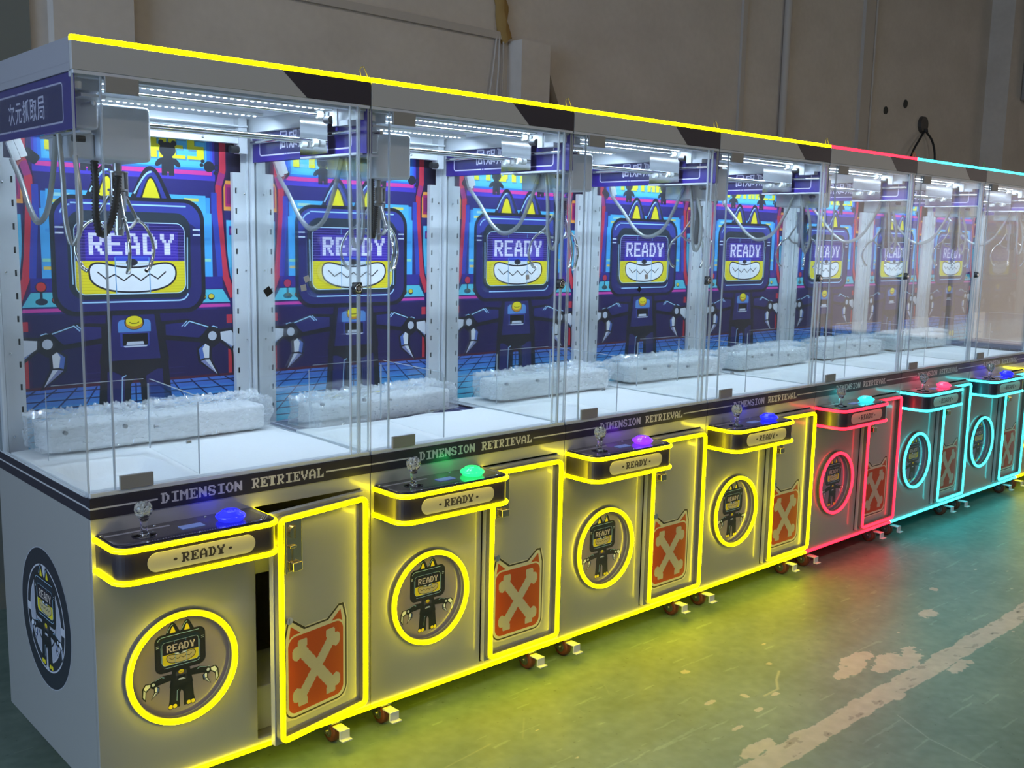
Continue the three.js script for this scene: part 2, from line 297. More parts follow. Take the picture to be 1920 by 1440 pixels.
  // hanging prizes
  for (const [x, y, s] of [[0.29, 1.8, 1], [0.548, 1.802, 1.05]]) { strokePoly(ctx, '#2b2d38', 0.002, [[x, 1.94], [x, y + 0.05]]); bearShape(ctx, x, y, s); }
  ctx.save(); ctx.translate(0.128, 1.782); ctx.rotate(-0.65); ctx.fillStyle = '#2b2d38'; rrect(ctx, -0.024, -0.016, 0.024, 0.016, 0.009); ctx.fill(); ctx.restore();
  disc(ctx, '#2b2d38', 0.69, 1.784, 0.019, 0.018); for (const [x, y] of [[0.668, 1.8], [0.664, 1.788], [0.712, 1.764]]) disc(ctx, '#2b2d38', x, y, 0.007, 0.006);
  ctx.strokeStyle = '#2b2d38'; ctx.lineWidth = 0.004; ctx.beginPath(); ctx.arc(0.716, 1.782, 0.008, 0, 7); ctx.stroke();
  disc(ctx, '#2b2d38', 0.462, 1.892, 0.024, 0.02); fillPoly(ctx, '#2b2d38', [[0.59, 1.91], [0.64, 1.91], [0.635, 1.885], [0.612, 1.87], [0.595, 1.885]]);
  ctx.lineWidth = 0.005; ctx.beginPath(); ctx.arc(0.59, 1.892, 0.011, 0, 7); ctx.stroke();
}
const posterTex = canvasTex(1575, 2048, drawPoster);
const bandTex = canvasTex(2048, 132, (c, w, h) => {
  c.fillStyle = '#2b2635'; c.fillRect(0, 0, w, h); c.fillStyle = '#c9c6c8';
  const X = (m) => (m / 0.84) * w, t0 = X(0.182), t1 = X(0.672);
  pixelText(c, GLYPH, 'DIMENSION RETRIEVAL', t0, h * 0.24, t1 - t0, h * 0.52, -1, 0.13);
  c.fillRect(0, h * 0.46, t0 - X(0.008), h * 0.085); c.fillRect(t1 + X(0.008), h * 0.46, w, h * 0.085);
});
const sideBandTex = canvasTex(512, 64, (c, w, h) => { c.fillStyle = '#2b2635'; c.fillRect(0, 0, w, h); c.fillStyle = '#c9c6c8'; c.fillRect(0, h * 0.44, w, h * 0.09); });
const sideSignTex = canvasTex(1440, 264, (c, w, h) => {      // 0.72 x 0.132 m
  c.fillStyle = '#35268c'; c.fillRect(0, 0, w, h);
  c.fillStyle = '#282466'; rrect(c, 170, 40, w - 170, h - 40, 22); c.fill();
  c.strokeStyle = '#cfcbe6'; c.lineWidth = 9; c.lineJoin = 'miter'; rrect(c, 170, 40, w - 170, h - 40, 22); c.stroke();
  c.fillStyle = '#35268c'; for (const x of [560, 585, 1000, 1025]) { c.fillRect(x, 30, 10, 20); c.fillRect(x - 90, h - 50, 10, 20); }
  c.strokeStyle = '#dcd9f2'; c.lineWidth = 11; c.lineCap = 'butt';
  HAN.forEach((ch, i) => ch.forEach((st) => { const p = []; for (let k = 0; k < st.length; k += 2) p.push([432 + i * 118 + st[k] * 10.2, 74 + st[k + 1] * 11.6]); poly(c, p, false); c.stroke(); }));
});
const headerTex = canvasTex(1024, 96, (c, w, h) => {
  c.fillStyle = '#b4b2b2'; c.fillRect(0, 0, w, h);
  c.fillStyle = '#251f30'; poly(c, [[(0.551 / 0.84) * w, 0], [w, 0], [w, h], [(0.628 / 0.84) * w, h]]); c.fill();
});
const plaqueTex = canvasTex(512, 128, (c, w, h) => {
  c.fillStyle = '#b7b3a6'; c.fillRect(0, 0, w, h); c.fillStyle = '#2c2732';
  pixelText(c, GLYPH, 'READY', w * 0.3, h * 0.25, w * 0.4, h * 0.5, -1, 0.16);
  disc(c, '#2c2732', w * 0.245, h * 0.52, 9); disc(c, '#2c2732', w * 0.755, h * 0.52, 9);
});
const consoleTex = canvasTex(1024, 340, (c, w, h) => {       // 0.44 x 0.145 m, front edge at the bottom
  c.fillStyle = '#2c2638'; c.fillRect(0, 0, w, h);
  c.fillStyle = '#b9b4c0'; c.fillRect(40, 60, 380, 26); disc(c, '#b9b4c0', 420, 73, 13);
  c.strokeStyle = '#b9b4c0'; c.lineWidth = 3;
  for (const k of [0, 10, 20]) { poly(c, [[30, 160 + k * 0], [30 + k, 250 - k], [90 + k, 312 - k], [200, 312 - k]], false); c.stroke(); poly(c, [[w - 30 - k, 60], [w - 30 - k, 240 - k], [w - 90 - k, 312 - k], [w - 160, 312 - k]], false); c.stroke(); }
  c.fillStyle = '#8d8794'; for (let x = 190; x < w - 170; x += 16) c.fillRect(x, 298, 8, 14);
});
const bonesTex = canvasTex(512, 620, (c, w, h) => {          // sticker: 0.25 x 0.303 m
  const S = w / 0.25, sx = (x) => x * S, sy = (y) => h - y * S;
  const cat = (o) => { // outline grown by o
    c.beginPath(); const L = 0.012 - o, Rr = 0.238 + o, B = 0.012 - o, T = 0.262 + o, r = 0.032 + o;
    c.moveTo(sx(L + r), sy(B)); c.arcTo(sx(Rr), sy(B), sx(Rr), sy(T), sx(r)); c.lineTo(sx(Rr), sy(T - r * 0.4));
    c.lineTo(sx(0.226 + o), sy(0.293 + o * 1.3)); c.lineTo(sx(0.214 - o * 0.3), sy(0.294 + o * 1.3)); c.lineTo(sx(0.172 - o), sy(T)); c.lineTo(sx(0.078 + o), sy(T)); c.lineTo(sx(0.036 + o * 0.3), sy(0.294 + o * 1.3)); c.lineTo(sx(0.024 - o), sy(0.293 + o * 1.3)); c.lineTo(sx(L), sy(T - r * 0.4));
    c.arcTo(sx(L), sy(B), sx(L + r), sy(B), sx(r)); c.closePath();
  };
  c.fillStyle = '#d8d2b8'; c.fillRect(0, 0, w, h);
  c.fillStyle = '#332c28'; cat(0.006); c.fill(); c.fillStyle = '#d8d2b8'; cat(0.001); c.fill();
  c.fillStyle = '#bd4a22'; poly(c, [[sx(0.022), sy(0.24)], [sx(0.03), sy(0.284)], [sx(0.066), sy(0.256)]]); c.fill(); poly(c, [[sx(0.228), sy(0.24)], [sx(0.22), sy(0.284)], [sx(0.184), sy(0.256)]]); c.fill();
  c.fillStyle = '#d8d2b8'; rrect(c, sx(0.014), sy(0.256), sx(0.236), sy(0.014), sx(0.034)); c.fill();
  c.fillStyle = '#c04a22'; rrect(c, sx(0.02), sy(0.25), sx(0.23), sy(0.02), sx(0.028)); c.fill();
  const g = 40, cell = w / 100; c.fillStyle = '#c8c0a8';
  const bone = (u, v) => { const a = (u + v) * Math.SQRT1_2, b = (u - v) * Math.SQRT1_2; const e = Math.abs(a); return (e < 30 && Math.abs(b) < 5.4) || ((e - 31) ** 2 + (Math.abs(b) - 5.2) ** 2 < 38); };
  for (let i = -g; i < g; i++) for (let j = -g; j < g; j++) if (bone(i * 0.86, j * 0.72) || bone(i * 0.86, -j * 0.72)) c.fillRect(sx(0.125) + i * cell, sy(0.135) + j * cell, cell + 0.6, cell + 0.6);
});
const robotSmallTex = canvasTex(768, 768, (c, w) => {        // disc print: 0.29 m across
  c.clearRect(0, 0, w, w); c.fillStyle = 'rgb(148,138,164)'; c.fillRect(0, 0, w, w);
  const s = w / 0.98; c.setTransform(s, 0, 0, -s, w / 2 - 0.42 * s, w / 2 + 1.34 * s); drawRobot(c, true);
});
const robotAlphaTex = canvasTex(768, 768, (c, w) => {
  c.fillStyle = '#000'; c.fillRect(0, 0, w, w);
  const s = w / 0.98; c.setTransform(s, 0, 0, -s, w / 2 - 0.42 * s, w / 2 + 1.34 * s); drawRobot(c, true); c.setTransform(1, 0, 0, 1, 0, 0);
  const d = c.getImageData(0, 0, w, w), a = d.data;
  for (let i = 0; i < a.length; i += 4) { const on = a[i] + a[i + 1] + a[i + 2] > 12 ? 250 : 205; a[i] = a[i + 1] = a[i + 2] = on; a[i + 3] = 255; }
  c.putImageData(d, 0, 0);
}, false);
const sideRobotTex = canvasTex(768, 768, (c, w) => {
  const h = w / 2; c.fillStyle = '#b9bcc6'; c.fillRect(0, 0, w, w); disc(c, '#2a2c36', h, h, h * 0.985); disc(c, '#c6c8d2', h, h, h * 0.76); disc(c, '#2a2c36', h, h, h * 0.735); disc(c, '#c6c8d2', h, h, h * 0.62); disc(c, '#aeb2c0', h, h, h * 0.6);
  c.strokeStyle = '#2a2c36'; c.lineWidth = 10; c.beginPath(); c.arc(h, h, h * 0.4, 0, 7); c.stroke(); c.fillStyle = '#c6c8d2'; for (const a of [0, 1.571, 3.142, 4.712]) { c.save(); c.translate(h, h); c.rotate(a); c.fillRect(h * 0.6, -22, h * 0.16, 44); c.restore(); }
  const s = w / 1.16; c.setTransform(s, 0, 0, -s, w / 2 - 0.42 * s, w / 2 + 1.34 * s); drawRobot(c, true);
});
const deckTex = canvasTex(512, 512, (c, w, h) => {
  c.fillStyle = '#2b2858'; c.fillRect(0, 0, w, h); c.strokeStyle = '#c0c2dc'; c.lineWidth = 5; rrect(c, 26, 26, w - 26, h - 26, 14); c.stroke();
  c.fillStyle = '#8f92bc'; for (let i = 0; i < 26; i++) c.fillRect(60 + i * 15, 60, 8, 26 + (i % 3) * 10);
  for (let i = 0; i < 9; i++) c.fillRect(44, 110 + i * 42, w - 88, 3);
});
const brushed = canvasTex(256, 256, (c, w, h) => { const d = c.createImageData(w, h); for (let y = 0; y < h; y++) for (let x = 0; x < w; x++) { const v = 128 + 60 * fbm(x * 0.03, y * 0.5, 3, 3) + rr(-10, 10), i = (y * w + x) * 4; d.data[i] = d.data[i + 1] = d.data[i + 2] = v; d.data[i + 3] = 255; } c.putImageData(d, 0, 0); }, false);
brushed.wrapS = brushed.wrapT = THREE.RepeatWrapping;
const fabricBump = canvasTex(256, 256, (c, w, h) => { const d = c.createImageData(w, h); for (let y = 0; y < h; y++) for (let x = 0; x < w; x++) { const v = 128 + 110 * fbm(x * 0.08, y * 0.08, 9, 4) + rr(-12, 12), i = (y * w + x) * 4; d.data[i] = d.data[i + 1] = d.data[i + 2] = v; d.data[i + 3] = 255; } c.putImageData(d, 0, 0); }, false);
fabricBump.wrapS = fabricBump.wrapT = THREE.RepeatWrapping;

// ---------------------------------------------------------------- materials
const M = {
  coat: phy({ name: 'silver powder coat', color: lin(0.45, 0.44, 0.43), roughness: 0.42, metalness: 0.25, clearcoat: 0.7, clearcoatRoughness: 0.08 }),
  white: phy({ name: 'white painted steel', color: lin(0.62, 0.645, 0.68), roughness: 0.45, clearcoat: 0.2, clearcoatRoughness: 0.3 }),
  inner: std({ name: 'bare steel inside', color: lin(0.42, 0.4, 0.36), roughness: 0.7, metalness: 0.3 }),
  greyPlastic: phy({ name: 'grey plastic cover', color: lin(0.6, 0.62, 0.68), roughness: 0.4, clearcoat: 0.2, clearcoatRoughness: 0.3 }),
  header: phy({ map: headerTex, roughness: 0.45, clearcoat: 0.3, clearcoatRoughness: 0.25 }),
  headerPlain: phy({ color: new THREE.Color('#9c9aa2'), roughness: 0.45, clearcoat: 0.3, clearcoatRoughness: 0.25 }),
  clamp: std({ name: 'grey clamp', color: lin(0.3, 0.29, 0.28), roughness: 0.45, metalness: 0.3 }),
  poster: std({ map: posterTex, roughness: 0.5 }),
  band: phy({ map: bandTex, roughness: 0.35, clearcoat: 0.4, clearcoatRoughness: 0.15 }),
  sideBand: phy({ map: sideBandTex, roughness: 0.35, clearcoat: 0.4, clearcoatRoughness: 0.15 }),
  sign: phy({ map: sideSignTex, roughness: 0.35, clearcoat: 0.5, clearcoatRoughness: 0.1 }),
  deck: std({ map: deckTex, roughness: 0.5 }),
  console: phy({ color: new THREE.Color('#2a2433'), roughness: 0.4, clearcoat: 0.4, clearcoatRoughness: 0.15 }),
  consoleTop: phy({ map: consoleTex, roughness: 0.25, clearcoat: 0.8, clearcoatRoughness: 0.05 }),
  plaque: std({ map: plaqueTex, roughness: 0.5 }),
  sticker: std({ map: bonesTex, roughness: 0.45 }),
  sideRobot: phy({ map: sideRobotTex, roughness: 0.4, clearcoat: 0.3, clearcoatRoughness: 0.2 }),
  flap: phy({ map: robotSmallTex, alphaMap: robotAlphaTex, transparent: true, roughness: 0.2, clearcoat: 0.6, clearcoatRoughness: 0.08 }),
  bowl: std({ color: lin(0.75, 0.75, 0.78), roughness: 0.5, side: THREE.DoubleSide }),
  glass: phy({ name: 'clear acrylic', color: lin(0.975, 0.985, 0.985), transmission: 1, thickness: 0, roughness: 0.0, ior: 1.46 }),
  glassEdge: phy({ name: 'polished acrylic edge', color: lin(0.78, 0.82, 0.86), transmission: 0.55, thickness: 0, roughness: 0.25, ior: 1.49 }),
  chrome: std({ name: 'chrome', color: lin(0.82, 0.83, 0.85), roughness: 0.1, metalness: 1 }),
  steel: std({ name: 'dull steel', color: lin(0.5, 0.51, 0.53), roughness: 0.32, metalness: 1 }),
  conduit: std({ name: 'grey conduit', color: lin(0.45, 0.46, 0.46), roughness: 0.25, metalness: 0.35 }),
  black: std({ name: 'black plastic', color: lin(0.02, 0.02, 0.024), roughness: 0.45 }),
  nylon: std({ name: 'white nylon', color: lin(0.8, 0.81, 0.8), roughness: 0.4 }),
  channel: std({ name: 'neon channel', color: lin(0.16, 0.15, 0.13), roughness: 0.35 }),
  coin: std({ name: 'brassy coin plate', color: lin(0.62, 0.56, 0.4), roughness: 0.22, metalness: 1 }),
  wheel: std({ name: 'red caster wheel', color: lin(0.15, 0.04, 0.02), roughness: 0.45 }),
  acrylic: phy({ name: 'clear acrylic knob', color: lin(0.95, 0.95, 1), transmission: 1, thickness: 0.03, roughness: 0.02, ior: 1.49 }),
  lcd: std({ name: 'lcd screen', color: lin(0.08, 0.1, 0.2), emissive: lin(0.1, 0.16, 0.42), emissiveIntensity: 0.7, roughness: 0.15 }),
  led: std({ name: 'led chips', color: lin(1, 1, 1), emissive: lin(0.78, 0.89, 1), emissiveIntensity: 14 }),
  wire: std({ name: 'thin wire', color: lin(0.25, 0.22, 0.06), roughness: 0.5 }),
  redWire: std({ color: lin(0.3, 0.06, 0.05), roughness: 0.5 }),
};
const NEON = {
  yellow: { e: [1, 0.85, 0.0], k: 13, glow: 1, strip: [1, 0.74, 0.0] },
  red: { e: [1, 0.012, 0.03], k: 6, glow: 1.3, strip: [1, 0.06, 0.06] },
  cyan: { e: [0.045, 0.95, 1], k: 4, glow: 0.95, strip: [0.06, 0.8, 0.9] },
};
for (const c in NEON) NEON[c].mat = std({ name: c + ' neon tube', color: lin(...NEON[c].e.map((v) => v * 0.25)), emissive: lin(...NEON[c].e), emissiveIntensity: NEON[c].k, roughness: 0.4 });
const BUTTON = { blue: [0.015, 0.02, 1], green: [0.02, 1, 0.2], violet: [0.22, 0.03, 1], teal: [0.03, 0.75, 0.8], pink: [1, 0.06, 0.16] };
for (const c in BUTTON) BUTTON[c] = { rgb: BUTTON[c], mat: phy({ name: c + ' lit button', color: lin(...BUTTON[c].map((v) => v * 0.2)), emissive: lin(...BUTTON[c]), emissiveIntensity: 2, roughness: 0.15, clearcoat: 1, clearcoatRoughness: 0.05 }) };

// ---------------------------------------------------------------- the room
const WALLZ = -1.9, CEIL = 5.2, XL = -6, XR = 15, ZF = 7.5;
const FX0 = -1, FW = 8, FZ0 = -1.2, FH = 4;
const floorPeel = new Float32Array(2048 * 1024);
const floorTex = canvasTex(2048, 1024, (c, w, h) => {
  const d = c.createImageData(w, h), q = d.data;
  const lerp = (a, b, t) => a + (b - a) * t, blobs = [[2.72, 0.8, 0.16, 0.07], [2.6, 0.69, 0.14, 0.035], [2.48, 0.73, 0.12, 0.03], [3.29, 0.65, 0.06, 0.035], [2.85, 0.98, 0.09, 0.03], [2.42, 0.95, 0.05, 0.02], [1.72, 0.84, 0.1, 0.03], [2.1, 0.66, 0.02, 0.012], [1.95, 0.69, 0.025, 0.012], [2.0, 0.6, 0.014, 0.02], [1.86, 0.55, 0.03, 0.012], [2.3, 0.5, 0.018, 0.014], [2.0, 0.34, 0.02, 0.015], [3.62, 0.52, 0.03, 0.02], [1.78, 0.72, 0.03, 0.01]];
  for (let k = 0; k < 90; k++) blobs.push([rr(0.2, 6.8), rr(0.15, 2.6), rr(0.004, 0.014), rr(0.003, 0.008)]);
  for (let y = 0; y < h; y++) for (let x = 0; x < w; x++) {
    const X = FX0 + (x / w) * FW, Z = FZ0 + (y / h) * FH, n = fbm(X * 3, Z * 3, 1.5, 4), f = fbm(X * 26, Z * 26, 4.2, 3), g = fbm(X * 1.2, Z * 9, 8.1, 3);
    let r = 104 + 24 * n + 18 * f + 10 * g, gg = 125 + 22 * n + 18 * f + 10 * g, b = 117 + 20 * n + 18 * f + 9 * g;
    const scr = fbm(X * 4, Z * 40, 12.7, 3); if (scr > 0.33) { r += 16; gg += 18; b += 16; }
    const dirt = fbm(X * 60, Z * 60, 2.2, 2); if (dirt > 0.4) { r -= 24; gg -= 26; b -= 24; }
    let peel = 0;
    const e = 0.018 * fbm(X * 9, Z * 9, 5.5, 4) * 2 + 0.008 * fbm(X * 40, Z * 40, 6.6, 2);
    if (Z + e * 0.9 > 0.868 && Z + e * 0.5 < 0.955) peel = 1;
    if (!peel) for (const [bx, bz, a, cc] of blobs) { const dx = (X - bx) / a, dz = (Z - bz) / cc; if (dx * dx < 4 && dz * dz < 4 && dx * dx + dz * dz + 1.5 * fbm(X * 14, Z * 14, bx * 9, 3) + 0.8 * fbm(X * 50, Z * 50, bx, 2) < 0.85) { peel = 1; break; } }
    floorPeel[y * w + x] = peel;
    if (peel) { const cr = 0.5 * f + 0.5 * n; r = 176 + 40 * cr; gg = 168 + 40 * cr; b = 158 + 40 * cr; const hole = fbm(X * 11, Z * 22, 31, 3); if (hole > 0.34 && Math.abs(Z - 0.912) < 0.028) { r *= 0.5; gg *= 0.5; b *= 0.5; } else if (hole > 0.22 && Math.abs(Z - 0.912) < 0.034) { r *= 0.84; gg *= 0.84; b *= 0.84; } }
    const i = (y * w + x) * 4; q[i] = r; q[i + 1] = gg; q[i + 2] = b; q[i + 3] = 255;
  }
  c.putImageData(d, 0, 0);
  const P = (X, Z) => [((X - FX0) / FW) * w, ((Z - FZ0) / FH) * h];
  const scratch = (pts, col, lw) => { c.strokeStyle = col; c.lineWidth = lw; poly(c, pts.map((p) => P(...p)), false); c.stroke(); };
  scratch([[2.28, 1.02], [2.2, 1.17], [2.16, 1.37], [2.1, 1.6]], 'rgba(150,168,158,0.8)', 1);
  scratch([[2.28, 0.56], [2.2, 0.6], [2.14, 0.645], [2.05, 0.645]], 'rgba(158,160,138,0.9)', 2.4);
  scratch([[0.9, 0.3], [1.1, 0.28]], 'rgba(150,160,140,0.7)', 1); scratch([[1.2, 0.32], [1.3, 0.22]], 'rgba(150,160,140,0.5)', 1);
  for (let k = 0; k < 60; k++) { const x = rr(0, 6), z = rr(0.1, 2.4), a = rr(0, 3), l = rr(0.02, 0.12); scratch([[x, z], [x + l * Math.cos(a), z + l * Math.sin(a)]], 'rgba(140,155,148,0.35)', 1); }
});
floorTex.wrapS = floorTex.wrapT = THREE.MirroredRepeatWrapping;
const floorBump = canvasTex(2048, 1024, (c, w, h) => { const d = c.createImageData(w, h); for (let i = 0; i < w * h; i++) { const v = floorPeel[i] ? 110 : 170; d.data[i * 4] = d.data[i * 4 + 1] = d.data[i * 4 + 2] = v; d.data[i * 4 + 3] = 255; } c.putImageData(d, 0, 0); }, false);
floorBump.wrapS = floorBump.wrapT = THREE.MirroredRepeatWrapping;
const floorMat = std({ name: 'worn green floor paint', map: floorTex, bumpMap: floorBump, bumpScale: 0.0015, roughness: 0.46 });
{
  const g = box(XL - 0.3, -0.25, WALLZ - 0.3, XR + 0.3, 0, ZF + 0.3);
  setUV(g, (x, y, z) => [(x - FX0) / FW, 1 - (z - FZ0) / FH]);
  struct('floor', g, floorMat, 'worn green painted concrete floor with a peeled strip');
}
const wallTex = canvasTex(1024, 512, (c, w, h) => {
  const d = c.createImageData(w, h);
  for (let y = 0; y < h; y++) for (let x = 0; x < w; x++) { const n = fbm(x * 0.008, y * 0.012, 21, 4), f = fbm(x * 0.1, y * 0.1, 23, 3), i = (y * w + x) * 4, v = 26 * n + 10 * f; d.data[i] = 208 + 0.6 * v; d.data[i + 1] = 197 + 0.6 * v; d.data[i + 2] = 187 + 0.6 * v; d.data[i + 3] = 255; }
  c.putImageData(d, 0, 0);
});
wallTex.wrapS = wallTex.wrapT = THREE.RepeatWrapping;
const wallMat = std({ name: 'off-white wall paint', map: wallTex, roughness: 0.85 });
const wallBoxUV = (g) => setUV(g, (x, y, z) => [(x + z) / 4, y / 2]);
struct('wall_back', wallBoxUV(box(XL - 0.3, 0, WALLZ - 0.3, XR + 0.3, CEIL, WALLZ)), wallMat, 'dim off-white warehouse wall behind the machines');
struct('ceiling', box(XL - 0.3, CEIL, WALLZ - 0.3, XR + 0.3, CEIL + 0.25, ZF + 0.3), std({ color: lin(0.3, 0.29, 0.28), roughness: 0.9 }), 'dark warehouse ceiling');
function wallWithOpening(name, label, along, at, thick, a0, a1, o) {      // along: 'x' or 'z'; o = [lo, hi, bottom, top]
  const s = new THREE.Shape(); s.moveTo(a0, 0); s.lineTo(a1, 0); s.lineTo(a1, CEIL); s.lineTo(a0, CEIL); s.closePath();
  if (o) { const hP = new THREE.Path(); hP.moveTo(o[0], o[2]); hP.lineTo(o[0], o[3]); hP.lineTo(o[1], o[3]); hP.lineTo(o[1], o[2]); hP.closePath(); s.holes.push(hP); }
  const g = new THREE.ExtrudeGeometry(s, { depth: thick, bevelEnabled: false });
  if (along === 'z') g.rotateY(-Math.PI / 2).translate(at, 0, 0); else g.translate(0, 0, at);
  struct(name, wallBoxUV(g), wallMat, label);
}
wallWithOpening('wall_left', 'off-white side wall with a wide window', 'z', XL, 0.3, WALLZ, ZF, [-1.2, 3.6, 0.9, 3.6]);
wallWithOpening('wall_right', 'off-white far end wall with a wide translucent shutter', 'z', XR + 0.3, 0.3, WALLZ, ZF, [2.2, 7.1, 0.05, 3.6]);
wallWithOpening('wall_front', 'off-white wall behind the photographer', 'x', ZF, 0.3, XL, XR, null);
const frostLeft = std({ name: 'daylit window', color: lin(0.6, 0.7, 0.8), emissive: lin(0.5, 0.7, 1), emissiveIntensity: 1.2, roughness: 0.6 });
const frostRight = std({ name: 'daylit translucent shutter', color: lin(0.4, 0.36, 0.32), emissive: lin(0.6, 0.5, 0.44), emissiveIntensity: 0.9, roughness: 0.7 });
function windowIn(n, along, lo, hi, bottom, top, at, inward, mat) {
  const root = new THREE.Group(); root.name = 'window_' + n; root.userData = { kind: 'structure', label: 'daylit window in the warehouse wall' }; scene.add(root);
  const put = (a0, y0, a1, y1, d0, d1) => (along === 'z' ? box(at + d0, y0, a0, at + d1, y1, a1) : box(a0, y0, at + d0, a1, y1, at + d1));
  add(root, 'pane', put(lo, bottom, hi, top, inward > 0 ? -0.16 : 0.14, inward > 0 ? -0.14 : 0.16), mat);
  const f = []; for (const t of [0, 1, 2, 3, 4]) { const a = lo + ((hi - lo) * t) / 4; f.push(put(Math.max(lo, a - 0.03), bottom, Math.min(hi, a + 0.03), top, inward > 0 ? -0.14 : 0.08, inward > 0 ? -0.08 : 0.14)); }
  f.push(put(lo, bottom, hi, bottom + 0.06, inward > 0 ? -0.14 : 0.08, inward > 0 ? -0.08 : 0.14), put(lo, top - 0.06, hi, top, inward > 0 ? -0.14 : 0.08, inward > 0 ? -0.08 : 0.14));
  add(root, 'frame', merge(f), M.white);
}
windowIn(1, 'z', -1.2, 3.6, 0.9, 3.6, XL, 1, frostLeft);
rectLight(scene, [0.5, 0.7, 1], WIN_LEFT, 4.6, 2.5, [XL + 0.03, 2.25, 1.2], [XL + 3, 2.25, 1.2], 'window_daylight');
windowIn(2, 'z', 2.2, 7.1, 0.05, 3.6, XR, -1, frostRight);
rectLight(scene, [1, 0.86, 0.76], WIN_RIGHT, 4.7, 3.4, [XR - 0.03, 1.85, 4.65], [XR - 3, 1.85, 4.65], 'window_daylight');
// roof lamps over the aisle, behind the photographer
for (const [x, z] of [[-2.5, 3.4], [2.0, 3.4], [6.5, 3.4]]) {
  const lamp = thing('ceiling_lamp', 'long lamp hanging over the aisle ' + (x < 0 ? 'behind the photographer' : x < 4 ? 'across from the yellow machines' : 'across from the cyan machines'), 'lamp', V3(x, CEIL - 1.0, z), 'lamps over the aisle');
  add(lamp, 'housing', rbox(-0.7, 0, -0.12, 0.7, 0.06, 0.12, 0.01), M.white);
  add(lamp, 'diffuser', rbox(-0.68, -0.02, -0.1, 0.68, 0.0, 0.1, 0.008), std({ color: lin(0.8, 0.8, 0.8), emissive: lin(1, 0.93, 0.86), emissiveIntensity: 1.2 }));
  for (const s of [-0.5, 0.5]) add(lamp, 'hanger', bar(V3(s, 0.06, 0), V3(s, 1.0, 0), 0.006), M.steel);
  rectLight(lamp, [1, 0.93, 0.86], LAMPS, 1.36, 0.2, [0, -0.03, 0], [0, -2, -0.4], 'lamp_light');
}
// ---- fittings of the back wall
const wallTrim = std({ name: 'painted trunking', color: lin(0.52, 0.46, 0.41), roughness: 0.7 });
const trim = (n, g, m, label) => struct('trim_' + n, g, m, label);
trim(1, wallBoxUV(box(0.586, 0, WALLZ, 0.912, CEIL, WALLZ + 0.07)), wallMat, 'pale pilaster of the back wall');
trim(2, box(-3, 0, WALLZ, 0.512, 3.6, WALLZ + 0.02), std({ color: lin(0.17, 0.18, 0.165), roughness: 0.6 }), 'dark grey sliding door panel on the wall');
trim(3, box(1.0, 2.665, WALLZ, 3.02, 2.705, WALLZ + 0.025), wallTrim, 'painted cable trunking on the wall');
trim(4, wallBoxUV(box(3.08, 0, WALLZ, 3.302, 2.665, WALLZ + 0.12)), wallMat, 'boxed pipe casing on the wall');
trim(5, box(5.29, 0, WALLZ, 5.34, CEIL, WALLZ + 0.02), wallTrim, 'narrow wall batten');
trim(6, bar(V3(5.83, 0, WALLZ + 0.03), V3(5.83, CEIL, WALLZ + 0.03), 0.028, 14), wallTrim, 'painted upright pipe on the wall');
trim(7, box(6.95, 0, WALLZ, 7.1, CEIL, WALLZ + 0.03), wallTrim, 'wide painted trunking on the wall');
trim(8, bar(V3(7.13, 0, WALLZ + 0.02), V3(7.13, CEIL, WALLZ + 0.02), 0.016, 12), wallTrim, 'thin painted pipe on the wall');
trim(9, wallBoxUV(box(9.36, 0, WALLZ, 10.3, CEIL, WALLZ + 0.22)), wallMat, 'pale pillar of the back wall');
